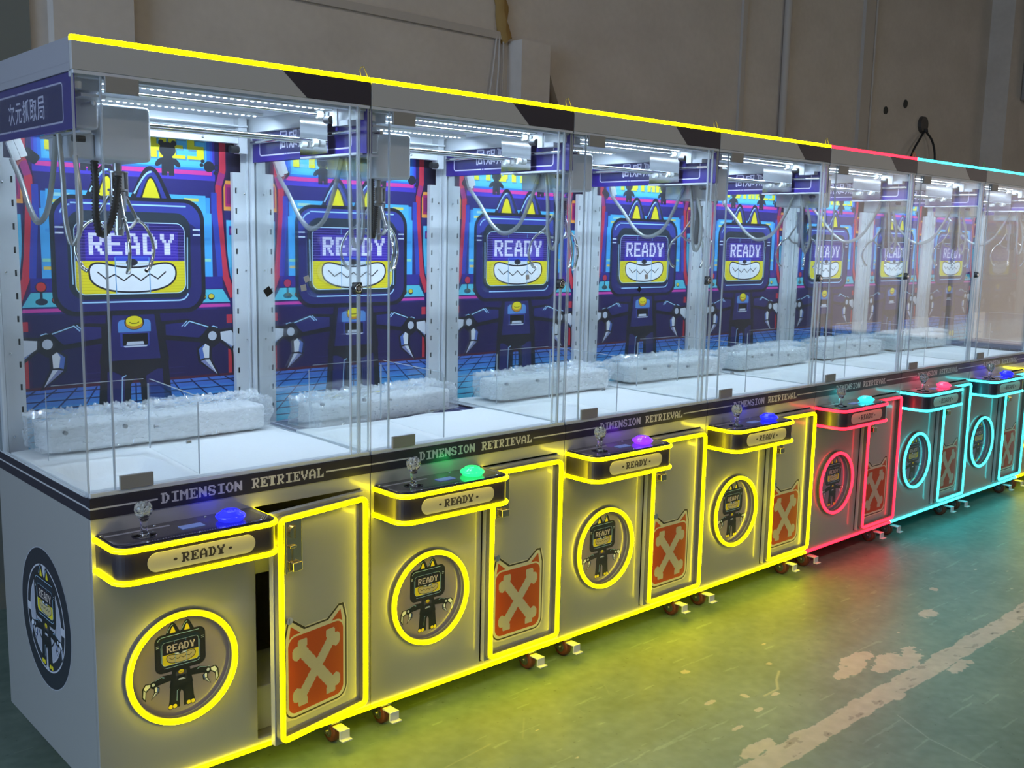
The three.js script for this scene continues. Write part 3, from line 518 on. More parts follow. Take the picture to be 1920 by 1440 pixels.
{
  const duct = thing('metal_downpipe', 'square grey metal duct hung on the pale pillar', 'duct', V3(9.78, 3.0, WALLZ + 0.29));
  add(duct, 'pipe', rbox(-0.13, 0, -0.068, 0.13, 2.1, 0.07, 0.015), M.steel);
  add(duct, 'bracket', rbox(-0.15, 0.9, -0.069, 0.15, 0.96, 0.075, 0.005), M.steel);
  const foam = [[2.985, 5.1], [2.99, 4.4], [3.0, 3.8], [3.0, 3.3], [3.005, 3.05], [3.012, 2.9], [3.02, 2.78], [3.035, 2.7], [3.06, 2.665]].map(([x, y]) => V3(x, y, WALLZ + 0.005));
  const g = tube(foam, 0.04, 12, 90), p = g.attributes.position;
  for (let i = 0; i < p.count; i++) { const k = 1 + 0.9 * fbm(p.getX(i) * 14, p.getY(i) * 14, p.getZ(i) * 14, 3); p.setX(i, 3.01 + (p.getX(i) - 3.01) * k); p.setZ(i, Math.max(WALLZ + 0.001, WALLZ + (p.getZ(i) - WALLZ) * k)); }
  g.computeVertexNormals();
  solo('sealing_foam', 'rough yellow-brown line of expanding foam down the wall above the pipe casing', 'foam', g, std({ color: lin(0.36, 0.22, 0.07), roughness: 0.9 }));
  const cable = (pts, r) => tube(pts, r, 8, 40);
  [[[2.98, 2.68, 0.02], [2.95, 2.5, 0.03], [2.9, 2.2, 0.03], [2.88, 1.9, 0.03]], [[3.0, 2.68, 0.02], [2.98, 2.5, 0.04], [2.955, 2.2, 0.04], [2.95, 1.9, 0.04]], [[3.03, 2.68, 0.02], [3.02, 2.5, 0.03], [3.01, 2.2, 0.03], [3.01, 1.9, 0.03]]]
    .forEach((pts, i) => solo('hanging_cable', ['outermost thin cable drooping from the trunking end', 'middle cable drooping from the trunking end', 'cable drooping close beside the boxed pipe casing'][i], 'cable', cable(pts.map(([x, y, z]) => V3(x, y, WALLZ + z)), 0.006), wallTrim));
  solo('slanting_conduit', 'dark conduit slanting down from the right edge of the pipe casing', 'conduit', bar(V3(3.31, 2.6, WALLZ + 0.03), V3(3.62, 1.95, WALLZ + 0.03), 0.028, 12), std({ color: lin(0.26, 0.22, 0.18), roughness: 0.7 }));
  const sock = thing('wall_outlet', 'round dark cable outlet on the wall above the red machine', 'outlet', V3(8.1, 2.65, WALLZ));
  add(sock, 'cover', cyl(0.07, 0.075, 0.03, 24).rotateX(Math.PI / 2).translate(0, 0, 0.015), std({ color: lin(0.06, 0.05, 0.045), roughness: 0.6 }));
  add(sock, 'gland', cyl(0.02, 0.025, 0.03, 14).translate(0.02, -0.05, 0.03), M.black);
  add(sock, 'cable', tube([V3(0.0, -0.06, 0.03), V3(-0.12, -0.14, 0.05), V3(-0.25, -0.26, 0.06), V3(-0.33, -0.45, 0.06), V3(-0.36, -0.9, 0.06)], 0.01, 8, 40), M.black);
  add(sock, 'cable', tube([V3(0.04, -0.06, 0.03), V3(0.12, -0.13, 0.05), V3(0.17, -0.24, 0.06), V3(0.18, -0.45, 0.06), V3(0.18, -0.9, 0.06)], 0.01, 8, 40), M.black);
  const chip = std({ color: lin(0.05, 0.05, 0.045), roughness: 0.9 });
  [[7.427, 2.711, 0.035], [7.766, 2.798, 0.04]].forEach(([x, y, r], i) => {
    const s = new THREE.Shape(); for (let k = 0; k < 12; k++) { const a = (k / 12) * 6.283, q = r * (0.8 + 0.4 * Math.abs(noise.noise(k * 1.7, i * 4.1, 0.5))); s[k ? 'lineTo' : 'moveTo'](x + q * Math.cos(a), y + q * Math.sin(a)); }
    solo('wall_anchor', ['lower left of two dark anchors on the wall over the red machine', 'upper right of two dark anchors on the wall over the red machine'][i], 'anchor', extrude(s, WALLZ - 0.002, WALLZ + 0.008), chip);
  });
}

// ---------------------------------------------------------------- claw machines
const W = 0.84, BW = 0.838;
const OFF = V3(-W / 2, 0, 0.375);
const consolePath = (o) => { // outline of the control console seen from above, grown by o: from the cabinet, round two corners, back to the cabinet
  const x0 = 0.012 - o, x1 = 0.446 + o, z1 = 0.148 + o, r = 0.04 + o, pts = [[x0, 0.0]];
  for (let k = 0; k <= 8; k++) { const a = Math.PI - (k / 8) * (Math.PI / 2); pts.push([x0 + r + r * Math.cos(a), z1 - r + r * Math.sin(a)]); }
  for (let k = 0; k <= 8; k++) { const a = Math.PI / 2 - (k / 8) * (Math.PI / 2); pts.push([x1 - r + r * Math.cos(a), z1 - r + r * Math.sin(a)]); }
  pts.push([x1, 0.0]);
  return pts;
};
function slab(outline, y0, y1, bevel = 0) { // horizontal plate from an x-z outline
  const s = new THREE.Shape(); outline.forEach(([x, z], i) => s[i ? 'lineTo' : 'moveTo'](x, -z)); s.closePath();
  return extrude(s, y0, y1, bevel).rotateX(-Math.PI / 2);
}
function polyTube(pts, r, seg = 10) { // tube along a polyline with dense corners
  const c = new THREE.CurvePath(); for (let i = 1; i < pts.length; i++) c.add(new THREE.LineCurve3(V3(...pts[i - 1]), V3(...pts[i])));
  return new THREE.TubeGeometry(c, pts.length * 5, r, seg, false);
}
function loopGeo(outer, inner, z0, z1, bevel) { const s = outer; s.holes = [inner]; return extrude(s, z0, z1, bevel, 40); }
function roundLoop(x0, y0, x1, y1, r, w, z0, z1, bevel) { return loopGeo(rrShape(x0, y0, x1, y1, r), rrShape(x0 + w, y0 + w, x1 - w, y1 - w, r - w, THREE.Path), z0, z1, bevel); }
function ringLoop(x, y, r, w, z0, z1, bevel) { return loopGeo(circleShape(x, y, r), circleShape(x, y, r - w, THREE.Path), z0, z1, bevel); }

function upright(x0, x1, mirror) { // perforated steel upright
  const s = new THREE.Shape(); s.moveTo(x0, 0.9); s.lineTo(x1, 0.9); s.lineTo(x1, 1.77); s.lineTo(mirror ? x1 : x1 - 0.03, 1.77); if (!mirror) s.lineTo(x1 - 0.03, 1.945); else s.lineTo(x1, 1.945);
  s.lineTo(mirror ? x0 + 0.03 : x0, 1.945); if (mirror) { s.lineTo(x0 + 0.03, 1.77); s.lineTo(x0, 1.77); } s.closePath();
  const sx = mirror ? x0 + 0.008 : x1 - 0.014;
  for (let k = 0; k < 12; k++) { const y = 1.7 - k * 0.068, p = new THREE.Path(); p.moveTo(sx, y); p.lineTo(sx, y + 0.019); p.lineTo(sx + 0.0065, y + 0.019); p.lineTo(sx + 0.0065, y); p.closePath(); s.holes.push(p); }
  const plate = extrude(s, -0.704, -0.7), rx = mirror ? x1 - 0.012 : x0;
  return merge([plate, box(mirror ? x0 : x1 - 0.003, 0.9, -0.718, mirror ? x0 + 0.003 : x1, 1.77, -0.704), box(rx, 0.9, -0.7, rx + 0.012, 1.93, -0.684), box(rx + (mirror ? -0.012 : 0.016), 0.9, -0.7, rx + (mirror ? -0.006 : 0.022), 1.93, -0.694)]);
}
const screw = (x, y, z, r = 0.004) => new THREE.SphereGeometry(r, 8, 6).scale(1, 1, 0.6).translate(x, y, z);
const neonY = [0.803, 0.722];

function clawGeo() { // the claw under its crane box; parts returned separately
  const cx = 0.198, cz = -0.25, out = { body: [], arms: [], fingers: [] };
  out.body.push(cyl(0.012, 0.012, 0.03, 14).translate(cx, 1.735, cz), cyl(0.028, 0.028, 0.004, 24).translate(cx, 1.722, cz), cyl(0.012, 0.012, 0.17, 14).translate(cx, 1.64, cz), cyl(0.019, 0.019, 0.045, 20).translate(cx, 1.698, cz));
  for (let k = 0; k < 3; k++) { const a = k * 2.094 + 0.5; out.body.push(bar(V3(cx + 0.022 * Math.cos(a), 1.72, cz + 0.022 * Math.sin(a)), V3(cx + 0.022 * Math.cos(a), 1.66, cz + 0.022 * Math.sin(a)), 0.005)); }
  out.body.push(cyl(0.026, 0.026, 0.006, 20).translate(cx, 1.675, cz), cyl(0.022, 0.02, 0.05, 20).translate(cx, 1.645, cz), cyl(0.014, 0.014, 0.012, 16).translate(cx, 1.57, cz));
  for (let k = 0; k < 3; k++) {
    const a = k * 2.094 - 0.35, dx = Math.cos(a), dz = Math.sin(a), at = (r, y) => V3(cx + dx * r, y, cz + dz * r);
    out.arms.push(bar(at(0.024, 1.66), at(0.062, 1.598), 0.005, 8), bar(at(0.014, 1.572), at(0.04, 1.576), 0.0045, 8), bar(at(0.04, 1.576), at(0.062, 1.598), 0.0045, 8), new THREE.SphereGeometry(0.008, 10, 8).translate(cx + dx * 0.062, 1.598, cz + dz * 0.062));
    out.fingers.push(merge([tube([at(0.062, 1.598), at(0.085, 1.585), at(0.108, 1.555), at(0.118, 1.515), at(0.108, 1.478)], 0.0048, 8, 30), tube([at(0.108, 1.482), at(0.1, 1.466), at(0.088, 1.458)], 0.006, 8, 10)]));
  }
  return { body: merge(out.body), arms: merge(out.arms), fingers: out.fingers };
}
function casterGeo() {
  return {
    fork: merge([rbox(-0.022, 0.066, -0.03, 0.022, 0.092, 0.03, 0.003), box(-0.02, 0.03, -0.02, -0.016, 0.07, 0.015), box(0.016, 0.03, -0.02, 0.02, 0.07, 0.015), cyl(0.006, 0.006, 0.05, 10).rotateZ(Math.PI / 2).translate(0, 0.036, 0)]),
    wheel: lathe([[0.008, -0.013], [0.028, -0.013], [0.036, -0.009], [0.036, 0.009], [0.028, 0.013], [0.008, 0.013]], 24).rotateZ(Math.PI / 2).translate(0, 0.036, 0),
    hub: cyl(0.02, 0.02, 0.0285, 20).rotateZ(Math.PI / 2).translate(0, 0.036, 0),
    pedal: merge([rbox(-0.016, 0.058, 0.03, 0.016, 0.064, 0.075, 0.002), rbox(-0.018, 0.034, 0.07, 0.018, 0.064, 0.076, 0.002), rbox(-0.018, 0.032, 0.07, 0.018, 0.037, 0.092, 0.002)]),
  };
}

function clawMachine(index, spec) {
  const neon = NEON[spec.neon], btn = BUTTON[spec.button];
  const root = thing('claw_machine', spec.label, 'claw machine', V3(index * W + W / 2, 0, -0.375), 'neon-trimmed claw machines in a row');
  const P = (name, key, make, mat, label) => { const m = add(root, name, once(key, make), mat, OFF); if (label) m.userData.label = label; return m; };
  const S = (parent, name, key, make, mat) => add(parent, name, once(key, make), mat);
  const E = (parent, name, key, list, mat) => list.forEach((make, k) => add(parent, name, once(key + k, make), mat));   // several alike pieces, each a part

  // --- lower cabinet
  const cab = P('cabinet', 'cabinet', () => {
    const s = new THREE.Shape(); s.moveTo(0.002, 0.104); s.lineTo(BW, 0.104); s.lineTo(BW, 0.856); s.lineTo(0.002, 0.856); s.closePath();
    const h = rrShape(0.45, 0.124, 0.804, 0.812, 0.004, THREE.Path); s.holes.push(h); s.holes.push(circleShape(0.228, 0.41, 0.141, THREE.Path));
    return merge([extrude(s, -0.015, 0, 0.0015, 48), box(0.002, 0.104, -0.745, 0.012, 0.856, -0.015), box(BW - 0.01, 0.104, -0.745, BW, 0.856, -0.015), box(0.012, 0.104, -0.745, BW - 0.01, 0.856, -0.735)]);
  }, M.coat);
  S(cab, 'floor_plate', 'floorplate', () => box(0.012, 0.104, -0.735, BW - 0.01, 0.116, -0.015), M.inner);
  S(cab, 'lining', 'lining', () => merge([box(0.43, 0.116, -0.7, 0.436, 0.85, -0.02), box(0.436, 0.116, -0.7, BW - 0.012, 0.85, -0.694), box(BW - 0.018, 0.116, -0.69, BW - 0.012, 0.85, -0.02)]), M.inner);
  if (spec.open) {
    S(cab, 'cash_box', 'cashbox', () => rbox(0.46, 0.116, -0.3, 0.7, 0.25, -0.06, 0.004), M.white);
    S(cab, 'shelf', 'innershelf', () => merge([box(0.437, 0.66, -0.4, 0.8, 0.668, -0.05), box(0.437, 0.6, -0.12, 0.52, 0.66, -0.05)]), M.white);
    add(cab, 'side_print', once('sideprint', () => { const g = new THREE.CircleGeometry(0.203, 48).rotateY(-Math.PI / 2).translate(0.0015, 0.487, -0.375); return setUV(g, (x, y, z) => [0.5 + (z + 0.375) / 0.406, 0.5 + (y - 0.487) / 0.406]); }), M.sideRobot).userData.label = 'round dark print of a robot on the side panel';
  }
  // prize door: round flap with a neon ring
  const flap = P('prize_flap', 'flap', () => { const g = new THREE.CircleGeometry(0.141, 48).translate(0.228, 0.41, -0.006); return setUV(g, (x, y) => [0.5 + (x - 0.228) / 0.282, 0.5 + (y - 0.41) / 0.282]); }, M.flap, 'smoky round flap with a printed robot');
  S(flap, 'chute_bowl', 'bowl', () => merge([new THREE.CylinderGeometry(0.141, 0.1, 0.2, 36, 1, true).rotateX(Math.PI / 2).translate(0.228, 0.41, -0.115), new THREE.CircleGeometry(0.1, 30).translate(0.228, 0.41, -0.214)]), M.bowl);
  const ring = P('prize_ring', 'ringchan', () => ringLoop(0.228, 0.41, 0.158, 0.019, 0, 0.012, 0.001), M.channel);
  S(ring, 'neon_tube', 'ringneon', () => ringLoop(0.228, 0.41, 0.1555, 0.0135, 0.0115, 0.021, 0.004), neon.mat);

  // --- service door, hinged at its right edge
  const hx = 0.802, door = new THREE.Group();
  door.name = 'door'; door.position.set(hx, 0, 0.001).add(OFF); door.rotation.y = THREE.MathUtils.degToRad(spec.open ? 10 : 0); root.add(door);
  const D = (name, key, make, mat) => add(door, name, once(key, () => make().translate(-hx, 0, 0)), mat);
  D('door_leaf', 'leaf', () => merge([extrude(rrShape(0.453, 0.128, 0.801, 0.808, 0.004), 0.0, 0.018, 0.002)]), M.coat);
  D('neon_channel', 'doorchan', () => roundLoop(0.4565, 0.1345, 0.7985, 0.7995, 0.026, 0.02, 0.018, 0.034, 0.001), M.channel);
  D('neon_tube', 'doorneon', () => roundLoop(0.4595, 0.1375, 0.7955, 0.7965, 0.023, 0.0132, 0.0335, 0.043, 0.004), neon.mat);
  D('bone_sticker', 'sticker', () => {
    const s = new THREE.Shape(), pts = [[0.0, 0.04], [0.014, 0.006], [0.045, 0], [0.205, 0], [0.236, 0.006], [0.25, 0.04], [0.25, 0.25], [0.237, 0.298], [0.225, 0.303], [0.21, 0.303], [0.17, 0.272], [0.08, 0.272], [0.04, 0.303], [0.025, 0.303], [0.013, 0.298], [0, 0.25]];
    pts.forEach(([x, y], i) => s[i ? 'lineTo' : 'moveTo'](x, y)); s.closePath();
    const g = new THREE.ShapeGeometry(s); setUV(g, (x, y) => [x / 0.25, y / 0.303]);
    return g.translate(0.482, 0.182, 0.0188);
  }, M.sticker).userData.label = 'red sticker of crossed pixel bones with two ears';
  D('coin_slot', 'coin', () => merge([rbox(0.492, 0.63, 0.0185, 0.562, 0.782, 0.026, 0.003), rbox(0.492, 0.63, 0.026, 0.5, 0.782, 0.034, 0.002), cyl(0.019, 0.019, 0.008, 24).rotateX(Math.PI / 2).translate(0.53, 0.745, 0.03), box(0.528, 0.728, 0.033, 0.532, 0.762, 0.038), rbox(0.513, 0.7, 0.026, 0.535, 0.708, 0.034, 0.002), box(0.525, 0.655, 0.026, 0.53, 0.7, 0.03), rbox(0.515, 0.634, 0.026, 0.548, 0.66, 0.044, 0.003)]).translate(-0.01, 0, 0), M.coin);
  D('door_lock', 'dlock', () => merge([cyl(0.011, 0.012, 0.012, 18).rotateX(Math.PI / 2).translate(0.5, 0.49, 0.024), box(0.499, 0.484, 0.03, 0.501, 0.496, 0.0315)]), M.chrome);

  for (const x of [0.466, 0.789]) rectLight(door, neon.strip, FRONT * 0.8 * neon.glow, 0.012, 0.6, [x - hx, 0.465, 0.0445], [x - hx, 0.465, 2], 'door_neon_light');

  // --- neon along the bottom edge, with its light on the floor
  P('bottom_neon', 'bottomneon', () => merge([bar(V3(0.001, 0.1, 0.002), V3(0.837, 0.1, 0.002), 0.0065, 10)]), neon.mat);
  rectLight(root, neon.strip, STRIP * neon.glow, 0.82, 0.01, [0, 0.098, 0.386], [0, -0.3, 1.2], 'bottom_neon_light');

  // --- control console
  for (const y of neonY) rectLight(root, neon.strip, FRONT * neon.glow, 0.38, 0.012, [0.229 - 0.42, y, 0.158 + 0.375], [0.229 - 0.42, y - 0.6, 1.4], 'console_neon_light');
  const con = P('control_console', 'console', () => slab(consolePath(0), 0.712, 0.812, 0.002), M.console);
  S(con, 'top_plate', 'contop', () => setUV(slab(consolePath(-0.006), 0.8125, 0.8145), (x, y, z) => [(x - 0.006) / 0.44, 1 - z / 0.148]), M.consoleTop);
  for (const y of neonY) S(con, 'neon_tube', 'conneon' + y, () => polyTube(consolePath(0.002).map(([x, z]) => [x, y, z]), 0.0068), neon.mat);
  S(con, 'ready_plaque', 'plaque', () => { const g = extrude(rrShape(0.082, 0.738, 0.372, 0.787, 0.0245), 0.148, 0.1492); return setUV(g, (x, y) => [(x - 0.082) / 0.29, (y - 0.738) / 0.049]); }, M.plaque);
  S(con, 'joystick', 'stick', () => merge([lathe([[0, 0.8148], [0.03, 0.8148], [0.03, 0.817], [0.012, 0.819], [0.0085, 0.824], [0.0085, 0.85], [0.011, 0.853], [0.0125, 0.857], [0.012, 0.861], [0.019, 0.868], [0.0225, 0.88], [0.021, 0.891], [0.014, 0.9], [0, 0.9025]]).translate(0.106, 0, 0.075)]), M.acrylic);
  S(con, 'joystick_bubbles', 'bubbles', () => { const l = []; seedState = 99; for (let k = 0; k < 90; k++) { const a = rr(0, 6.28), t = rr(-1, 1), q = 0.0165 * Math.cbrt(rnd()), u = Math.sqrt(1 - t * t); l.push(new THREE.SphereGeometry(rr(0.0016, 0.0032), 6, 5).translate(0.106 + q * u * Math.cos(a), 0.883 + q * t, 0.075 + q * u * Math.sin(a))); } return merge(l); }, M.nylon);
  S(con, 'push_button', 'button', () => lathe([[0, 0.842], [0.02, 0.842], [0.024, 0.84], [0.026, 0.837], [0.037, 0.831], [0.04, 0.826], [0.038, 0.821], [0.032, 0.8185], [0.032, 0.8146], [0, 0.8146]]).translate(0.338, 0, 0.08), btn.mat);
  S(con, 'lcd_screen', 'lcd', () => rbox(0.2, 0.8146, 0.06, 0.262, 0.8165, 0.09, 0.0008, 1), M.lcd);
  S(con, 'screw', 'conscrews', () => merge([[0.02, 0.02], [0.16, 0.012], [0.3, 0.012], [0.09, 0.136], [0.225, 0.136], [0.4, 0.13]].map(([x, z]) => new THREE.SphereGeometry(0.004, 8, 6).scale(1, 0.5, 1).translate(x, 0.815, z))), M.chrome);
  const pl = new THREE.PointLight(new THREE.Color().setRGB(...btn.rgb), 0.014, 0, 2); pl.position.set(0.338, 0.833, 0.08).add(OFF); pl.shadow.radius = 1.2; pl.name = 'button_light'; pl.castShadow = true; root.add(pl);

  // --- band with lettering
  P('letter_band', 'band', () => { const g = box(0.0012, 0.8545, -0.02, 0.8388, 0.9085, 0.004); return setUV(g, (x, y, z) => [x / W, (y - 0.8545) / 0.054]); }, M.band);
  for (const k of [0, 1]) P('side_band', 'sideband' + k, () => setUV(k ? box(0.829, 0.8545, -0.745, 0.8385, 0.906, -0.02) : box(0.0015, 0.8545, -0.745, 0.011, 0.906, -0.02), (x, y, z) => [z, (y - 0.8545) / 0.054]), M.sideBand);
  for (const k of [0, 1]) P('side_sill', 'sidecap' + k, () => (k ? box(0.829, 0.906, -0.745, 0.8385, 0.9088, -0.035) : box(0.0015, 0.906, -0.745, 0.011, 0.9088, -0.035)), M.white);
  P('play_deck', 'deck', () => { const s = new THREE.Shape(); s.moveTo(0.011, 0.02); s.lineTo(0.829, 0.02); s.lineTo(0.829, 0.745); s.lineTo(0.011, 0.745); s.closePath(); s.holes.push(rrShape(0.03, 0.036, 0.315, 0.4, 0.01, THREE.Path)); const g = extrude(s, 0.885, 0.9).rotateX(-Math.PI / 2); return setUV(g, (x, y, z) => [(x - 0.02) / 0.8, (-0.02 - z) / 0.725]); }, M.deck);
  P('front_sill', 'sill', () => merge([rbox(0.004, 0.9085, -0.034, 0.836, 0.9205, 0.001, 0.002), box(0.004, 0.9, -0.034, 0.836, 0.9085, -0.02)]), M.white);

  // --- upper cabin
  P('back_panel', 'poster', () => { const g = box(POSTER.x0, POSTER.y0, -0.732, POSTER.x1, POSTER.y1, -0.722); return setUV(g, (x, y) => [(x - POSTER.x0) / (POSTER.x1 - POSTER.x0), (y - POSTER.y0) / (POSTER.y1 - POSTER.y0)]); }, M.poster, 'colourful printed arcade scene with a robot reading READY');
  P('back_cover', 'backcover', () => box(0.004, 0.9, -0.745, 0.836, 1.945, -0.735), M.white);
  for (const [k, a, b, mir] of [[0, 0.004, 0.076, false], [1, 0.764, 0.836, true]]) {
    const u = P('upright', 'upright' + k, () => upright(a, b, mir), M.white);
    S(u, 'inner_channel', 'upin' + k, () => box(a + 0.004, 0.9, -0.7125, b - 0.004, 1.76, -0.711), M.black);
    S(u, 'screw', 'upscrew' + k, () => merge([0.95, 1.2, 1.44, 1.7].map((y) => screw(mir ? b - 0.03 : a + 0.034, y, -0.699, 0.0045))), M.chrome);
  }
  const beam = P('rear_beam', 'beam', () => merge([box(0.076, 1.868, -0.715, 0.79, 1.945, -0.69), box(0.076, 1.862, -0.69, 0.79, 1.885, -0.66), box(0.076, 1.915, -0.69, 0.79, 1.92, -0.64), box(0.765, 1.83, -0.69, 0.795, 1.945, -0.655), box(0.01, 1.9, -0.69, 0.03, 1.945, -0.02), box(0.81, 1.9, -0.69, 0.83, 1.945, -0.02)]), M.white);
  S(beam, 'screw', 'beamscrew', () => merge([0.2, 0.42, 0.64].map((x) => screw(x, 1.874, -0.659, 0.005))), M.chrome);
  P('cabin_ceiling', 'cabceil', () => box(0.004, 1.945, -0.745, 0.836, 1.955, -0.004), M.white);
  const head = P('header', 'header', () => { const g = rbox(0.001, 1.9388, -0.012, 0.839, 2.0045, 0.004, 0.0015); return setUV(g, (x, y) => [x / W, (y - 1.9388) / 0.0657]); }, M.header);
  S(head, 'roof_case', 'roofcase', () => merge([box(0.001, 1.955, -0.745, 0.839, 2.014, -0.012), box(0.001, 1.937, -0.745, 0.004, 1.956, -0.012), box(0.836, 1.937, -0.745, 0.839, 1.956, -0.012)]), M.headerPlain);
  S(head, 'neon_tube', 'headneon', () => rbox(0.001, 2.0045, -0.012, 0.839, 2.018, 0.0035, 0.003), neon.mat);
  S(head, 'glazing_rail', 'rail', () => merge([rbox(0.004, 1.924, -0.03, 0.836, 1.939, -0.009, 0.002), rbox(0.004, 1.93, -0.008, 0.836, 1.939, 0.002, 0.001)]), M.greyPlastic);
  S(head, 'wire', 'hwire', () => tube([[0.815, 2.015, -0.01], [0.812, 2.04, -0.012], [0.822, 2.048, -0.012], [0.832, 2.03, -0.01], [0.838, 2.012, -0.008]], 0.0012, 6, 24), M.wire);
  // cabin LEDs
  const leds = S(head, 'led_strip', 'leds', () => { const l = []; for (let k = 0; k < 36; k++) l.push(box(0.05 + k * 0.0207, 1.934, -0.163, 0.057 + k * 0.0207, 1.9355, -0.157)); return merge(l); }, M.led);
  S(leds, 'led_carrier', 'ledc', () => rbox(0.03, 1.9356, -0.172, 0.81, 1.9449, -0.148, 0.002), M.nylon);
  rectLight(root, [0.63, 0.815, 1], LED * 2.4, 0.74, 0.005, [0, 1.9335, 0.215], [0, 0.8, 0.1], 'led_light');
  rectLight(root, [0.63, 0.815, 1], LED * 2.5, 0.66, 0.005, [0, 1.9335, -0.115], [0, 1.1, -0.345], 'led_light');
  S(leds, 'rear_led_strip', 'leds2', () => { const l = []; for (let k = 0; k < 32; k++) l.push(box(0.09 + k * 0.0207, 1.934, -0.493, 0.097 + k * 0.0207, 1.9355, -0.487)); l.push(); return merge(l); }, M.led);
  S(leds, 'rear_led_carrier', 'ledc2', () => rbox(0.08, 1.9356, -0.502, 0.76, 1.9449, -0.478, 0.002), M.nylon);
  // side signs
  for (const k of [0, 1]) P('side_sign', 'sign' + k, () => { const g = k ? box(0.8305, 1.805, -0.72, 0.8325, 1.937, -0.006) : box(0.0075, 1.805, -0.72, 0.0095, 1.937, -0.006); return setUV(g, (x, y, z) => [k ? -z / 0.72 : 1 + z / 0.72, (y - 1.805) / 0.132]); }, M.sign, 'purple sign strip with a white frame and characters');
  // panes
  for (const [k, x] of [[0, 0.002], [1, 0.8335]]) {
    const pane = P('side_pane', 'pane' + k, () => box(x, 0.909, -0.72, x + 0.0045, 1.9385, -0.0085), M.glass);
    S(pane, 'edge', 'paneedge' + k, () => merge([box(x - 0.0005, 0.909, -0.0085, x + 0.005, 1.9385, -0.0065)]), M.glassEdge);
  }
  const fd = P('glass_door', 'gdoor', () => box(0.07, 0.9215, -0.0055, 0.8, 1.932, -0.0005), M.glass);
  E(fd, 'edge', 'gdedge', [() => box(0.0675, 0.9215, -0.006, 0.07, 1.932, 0), () => box(0.8, 0.9215, -0.006, 0.802, 1.932, 0)], M.glassEdge);
  E(fd, 'closing_strip', 'cstrip', [() => box(0.765, 0.9215, 0, 0.768, 1.932, 0.008), () => box(0.79, 0.9215, 0, 0.793, 1.932, 0.008)], M.glassEdge);
  S(fd, 'strip_face', 'cface', () => box(0.768, 0.9215, 0.004, 0.79, 1.932, 0.0055), M.glass);
  E(fd, 'pivot_clamp', 'pivots', [() => rbox(0.075, 1.893, -0.0005, 0.157, 1.931, 0.0085, 0.0015), () => rbox(0.077, 0.9215, -0.0005, 0.163, 0.957, 0.0085, 0.0015)], M.clamp);
  S(fd, 'lock', 'glock', () => merge([rbox(0.768, 1.399, 0.0081, 0.802, 1.433, 0.014, 0.003), cyl(0.0145, 0.016, 0.014, 24).rotateX(Math.PI / 2).translate(0.78, 1.416, 0.02)]), M.black);
  S(fd, 'lock_cylinder', 'glock2', () => merge([new THREE.TorusGeometry(0.0105, 0.002, 8, 24).translate(0.78, 1.416, 0.0275), cyl(0.006, 0.006, 0.002, 18).rotateX(Math.PI / 2).translate(0.78, 1.416, 0.0278)]), M.chrome);
  for (const [k, a, b, e] of [[0, 0.008, 0.0655, 0.0655], [1, 0.805, 0.832, 0.8035]]) {
    const fx = P('corner_pane', 'cpane' + k, () => box(a, 0.9215, -0.0055, b, 1.932, -0.0005), M.glass);
    S(fx, 'edge', 'cpedge' + k, () => box(e, 0.9215, -0.006, e + 0.0015, 1.932, 0), M.glassEdge);
  }

  // --- crane
  const crane = P('crane_box', 'crane', () => merge([rbox(0.105, 1.745, -0.33, 0.242, 1.884, -0.125, 0.012, 4)]), M.greyPlastic);
  S(crane, 'motor_cover', 'motor', () => merge([rbox(0.022, 1.815, -0.2, 0.098, 1.925, -0.1, 0.008), rbox(0.03, 1.9, -0.09, 0.09, 1.935, -0.05, 0.003), rbox(0.04, 1.745, -0.3, 0.104, 1.81, -0.15, 0.006), rbox(0.035, 1.885, -0.1, 0.095, 1.892, -0.04, 0.001)]), M.greyPlastic);
  E(crane, 'roller', 'roller', [[1.924, -0.193], [1.843, -0.22], [1.843, -0.285]].map(([y, z]) => () => cyl(0.012, 0.012, 0.016, 18).rotateZ(Math.PI / 2).translate(0.788, y, z)), M.nylon);
  S(crane, 'buffer', 'buffer', () => merge([cyl(0.012, 0.012, 0.03, 16).rotateZ(Math.PI / 2).translate(0.75, 1.842, -0.66), cyl(0.011, 0.011, 0.03, 16).rotateX(Math.PI / 2).translate(0.79, 1.905, -0.145), cyl(0.008, 0.008, 0.03, 14).rotateZ(Math.PI / 2).translate(0.05, 1.79, -0.11)]), M.black);
  [[0.03, 1.924, -0.193, 0.8, 1.924, -0.193], [0.03, 1.85, -0.22, 0.8, 1.85, -0.22], [0.03, 1.85, -0.285, 0.8, 1.85, -0.285], [0.06, 1.87, -0.66, 0.06, 1.87, -0.03], [0.815, 1.868, -0.66, 0.815, 1.868, -0.03]].forEach((v, k) => P('crane_rail', 'rail' + k, () => bar(V3(...v.slice(0, 3)), V3(...v.slice(3)), 0.0062, 14), M.chrome));
  for (const x of [0.04, 0.8]) P('carriage_plate', 'cplate' + x, () => box(x, 1.81, -0.325, x + 0.003, 1.932, -0.168), M.chrome);
  P('carriage_bracket', 'cbr', () => merge([box(0.803, 1.8, -0.33, 0.826, 1.806, -0.02), box(0.79, 1.885, -0.125, 0.795, 1.935, -0.1), box(0.795, 1.885, -0.11, 0.826, 1.9, -0.05), box(0.03, 1.8, -0.33, 0.056, 1.806, -0.04)]), M.greyPlastic);
  const cg = once('claw', clawGeo);
  const claw = add(root, 'claw', cg.body, M.steel, OFF);
  add(claw, 'linkage', cg.arms, M.steel);
  cg.fingers.forEach((f) => add(claw, 'finger', f, M.chrome));
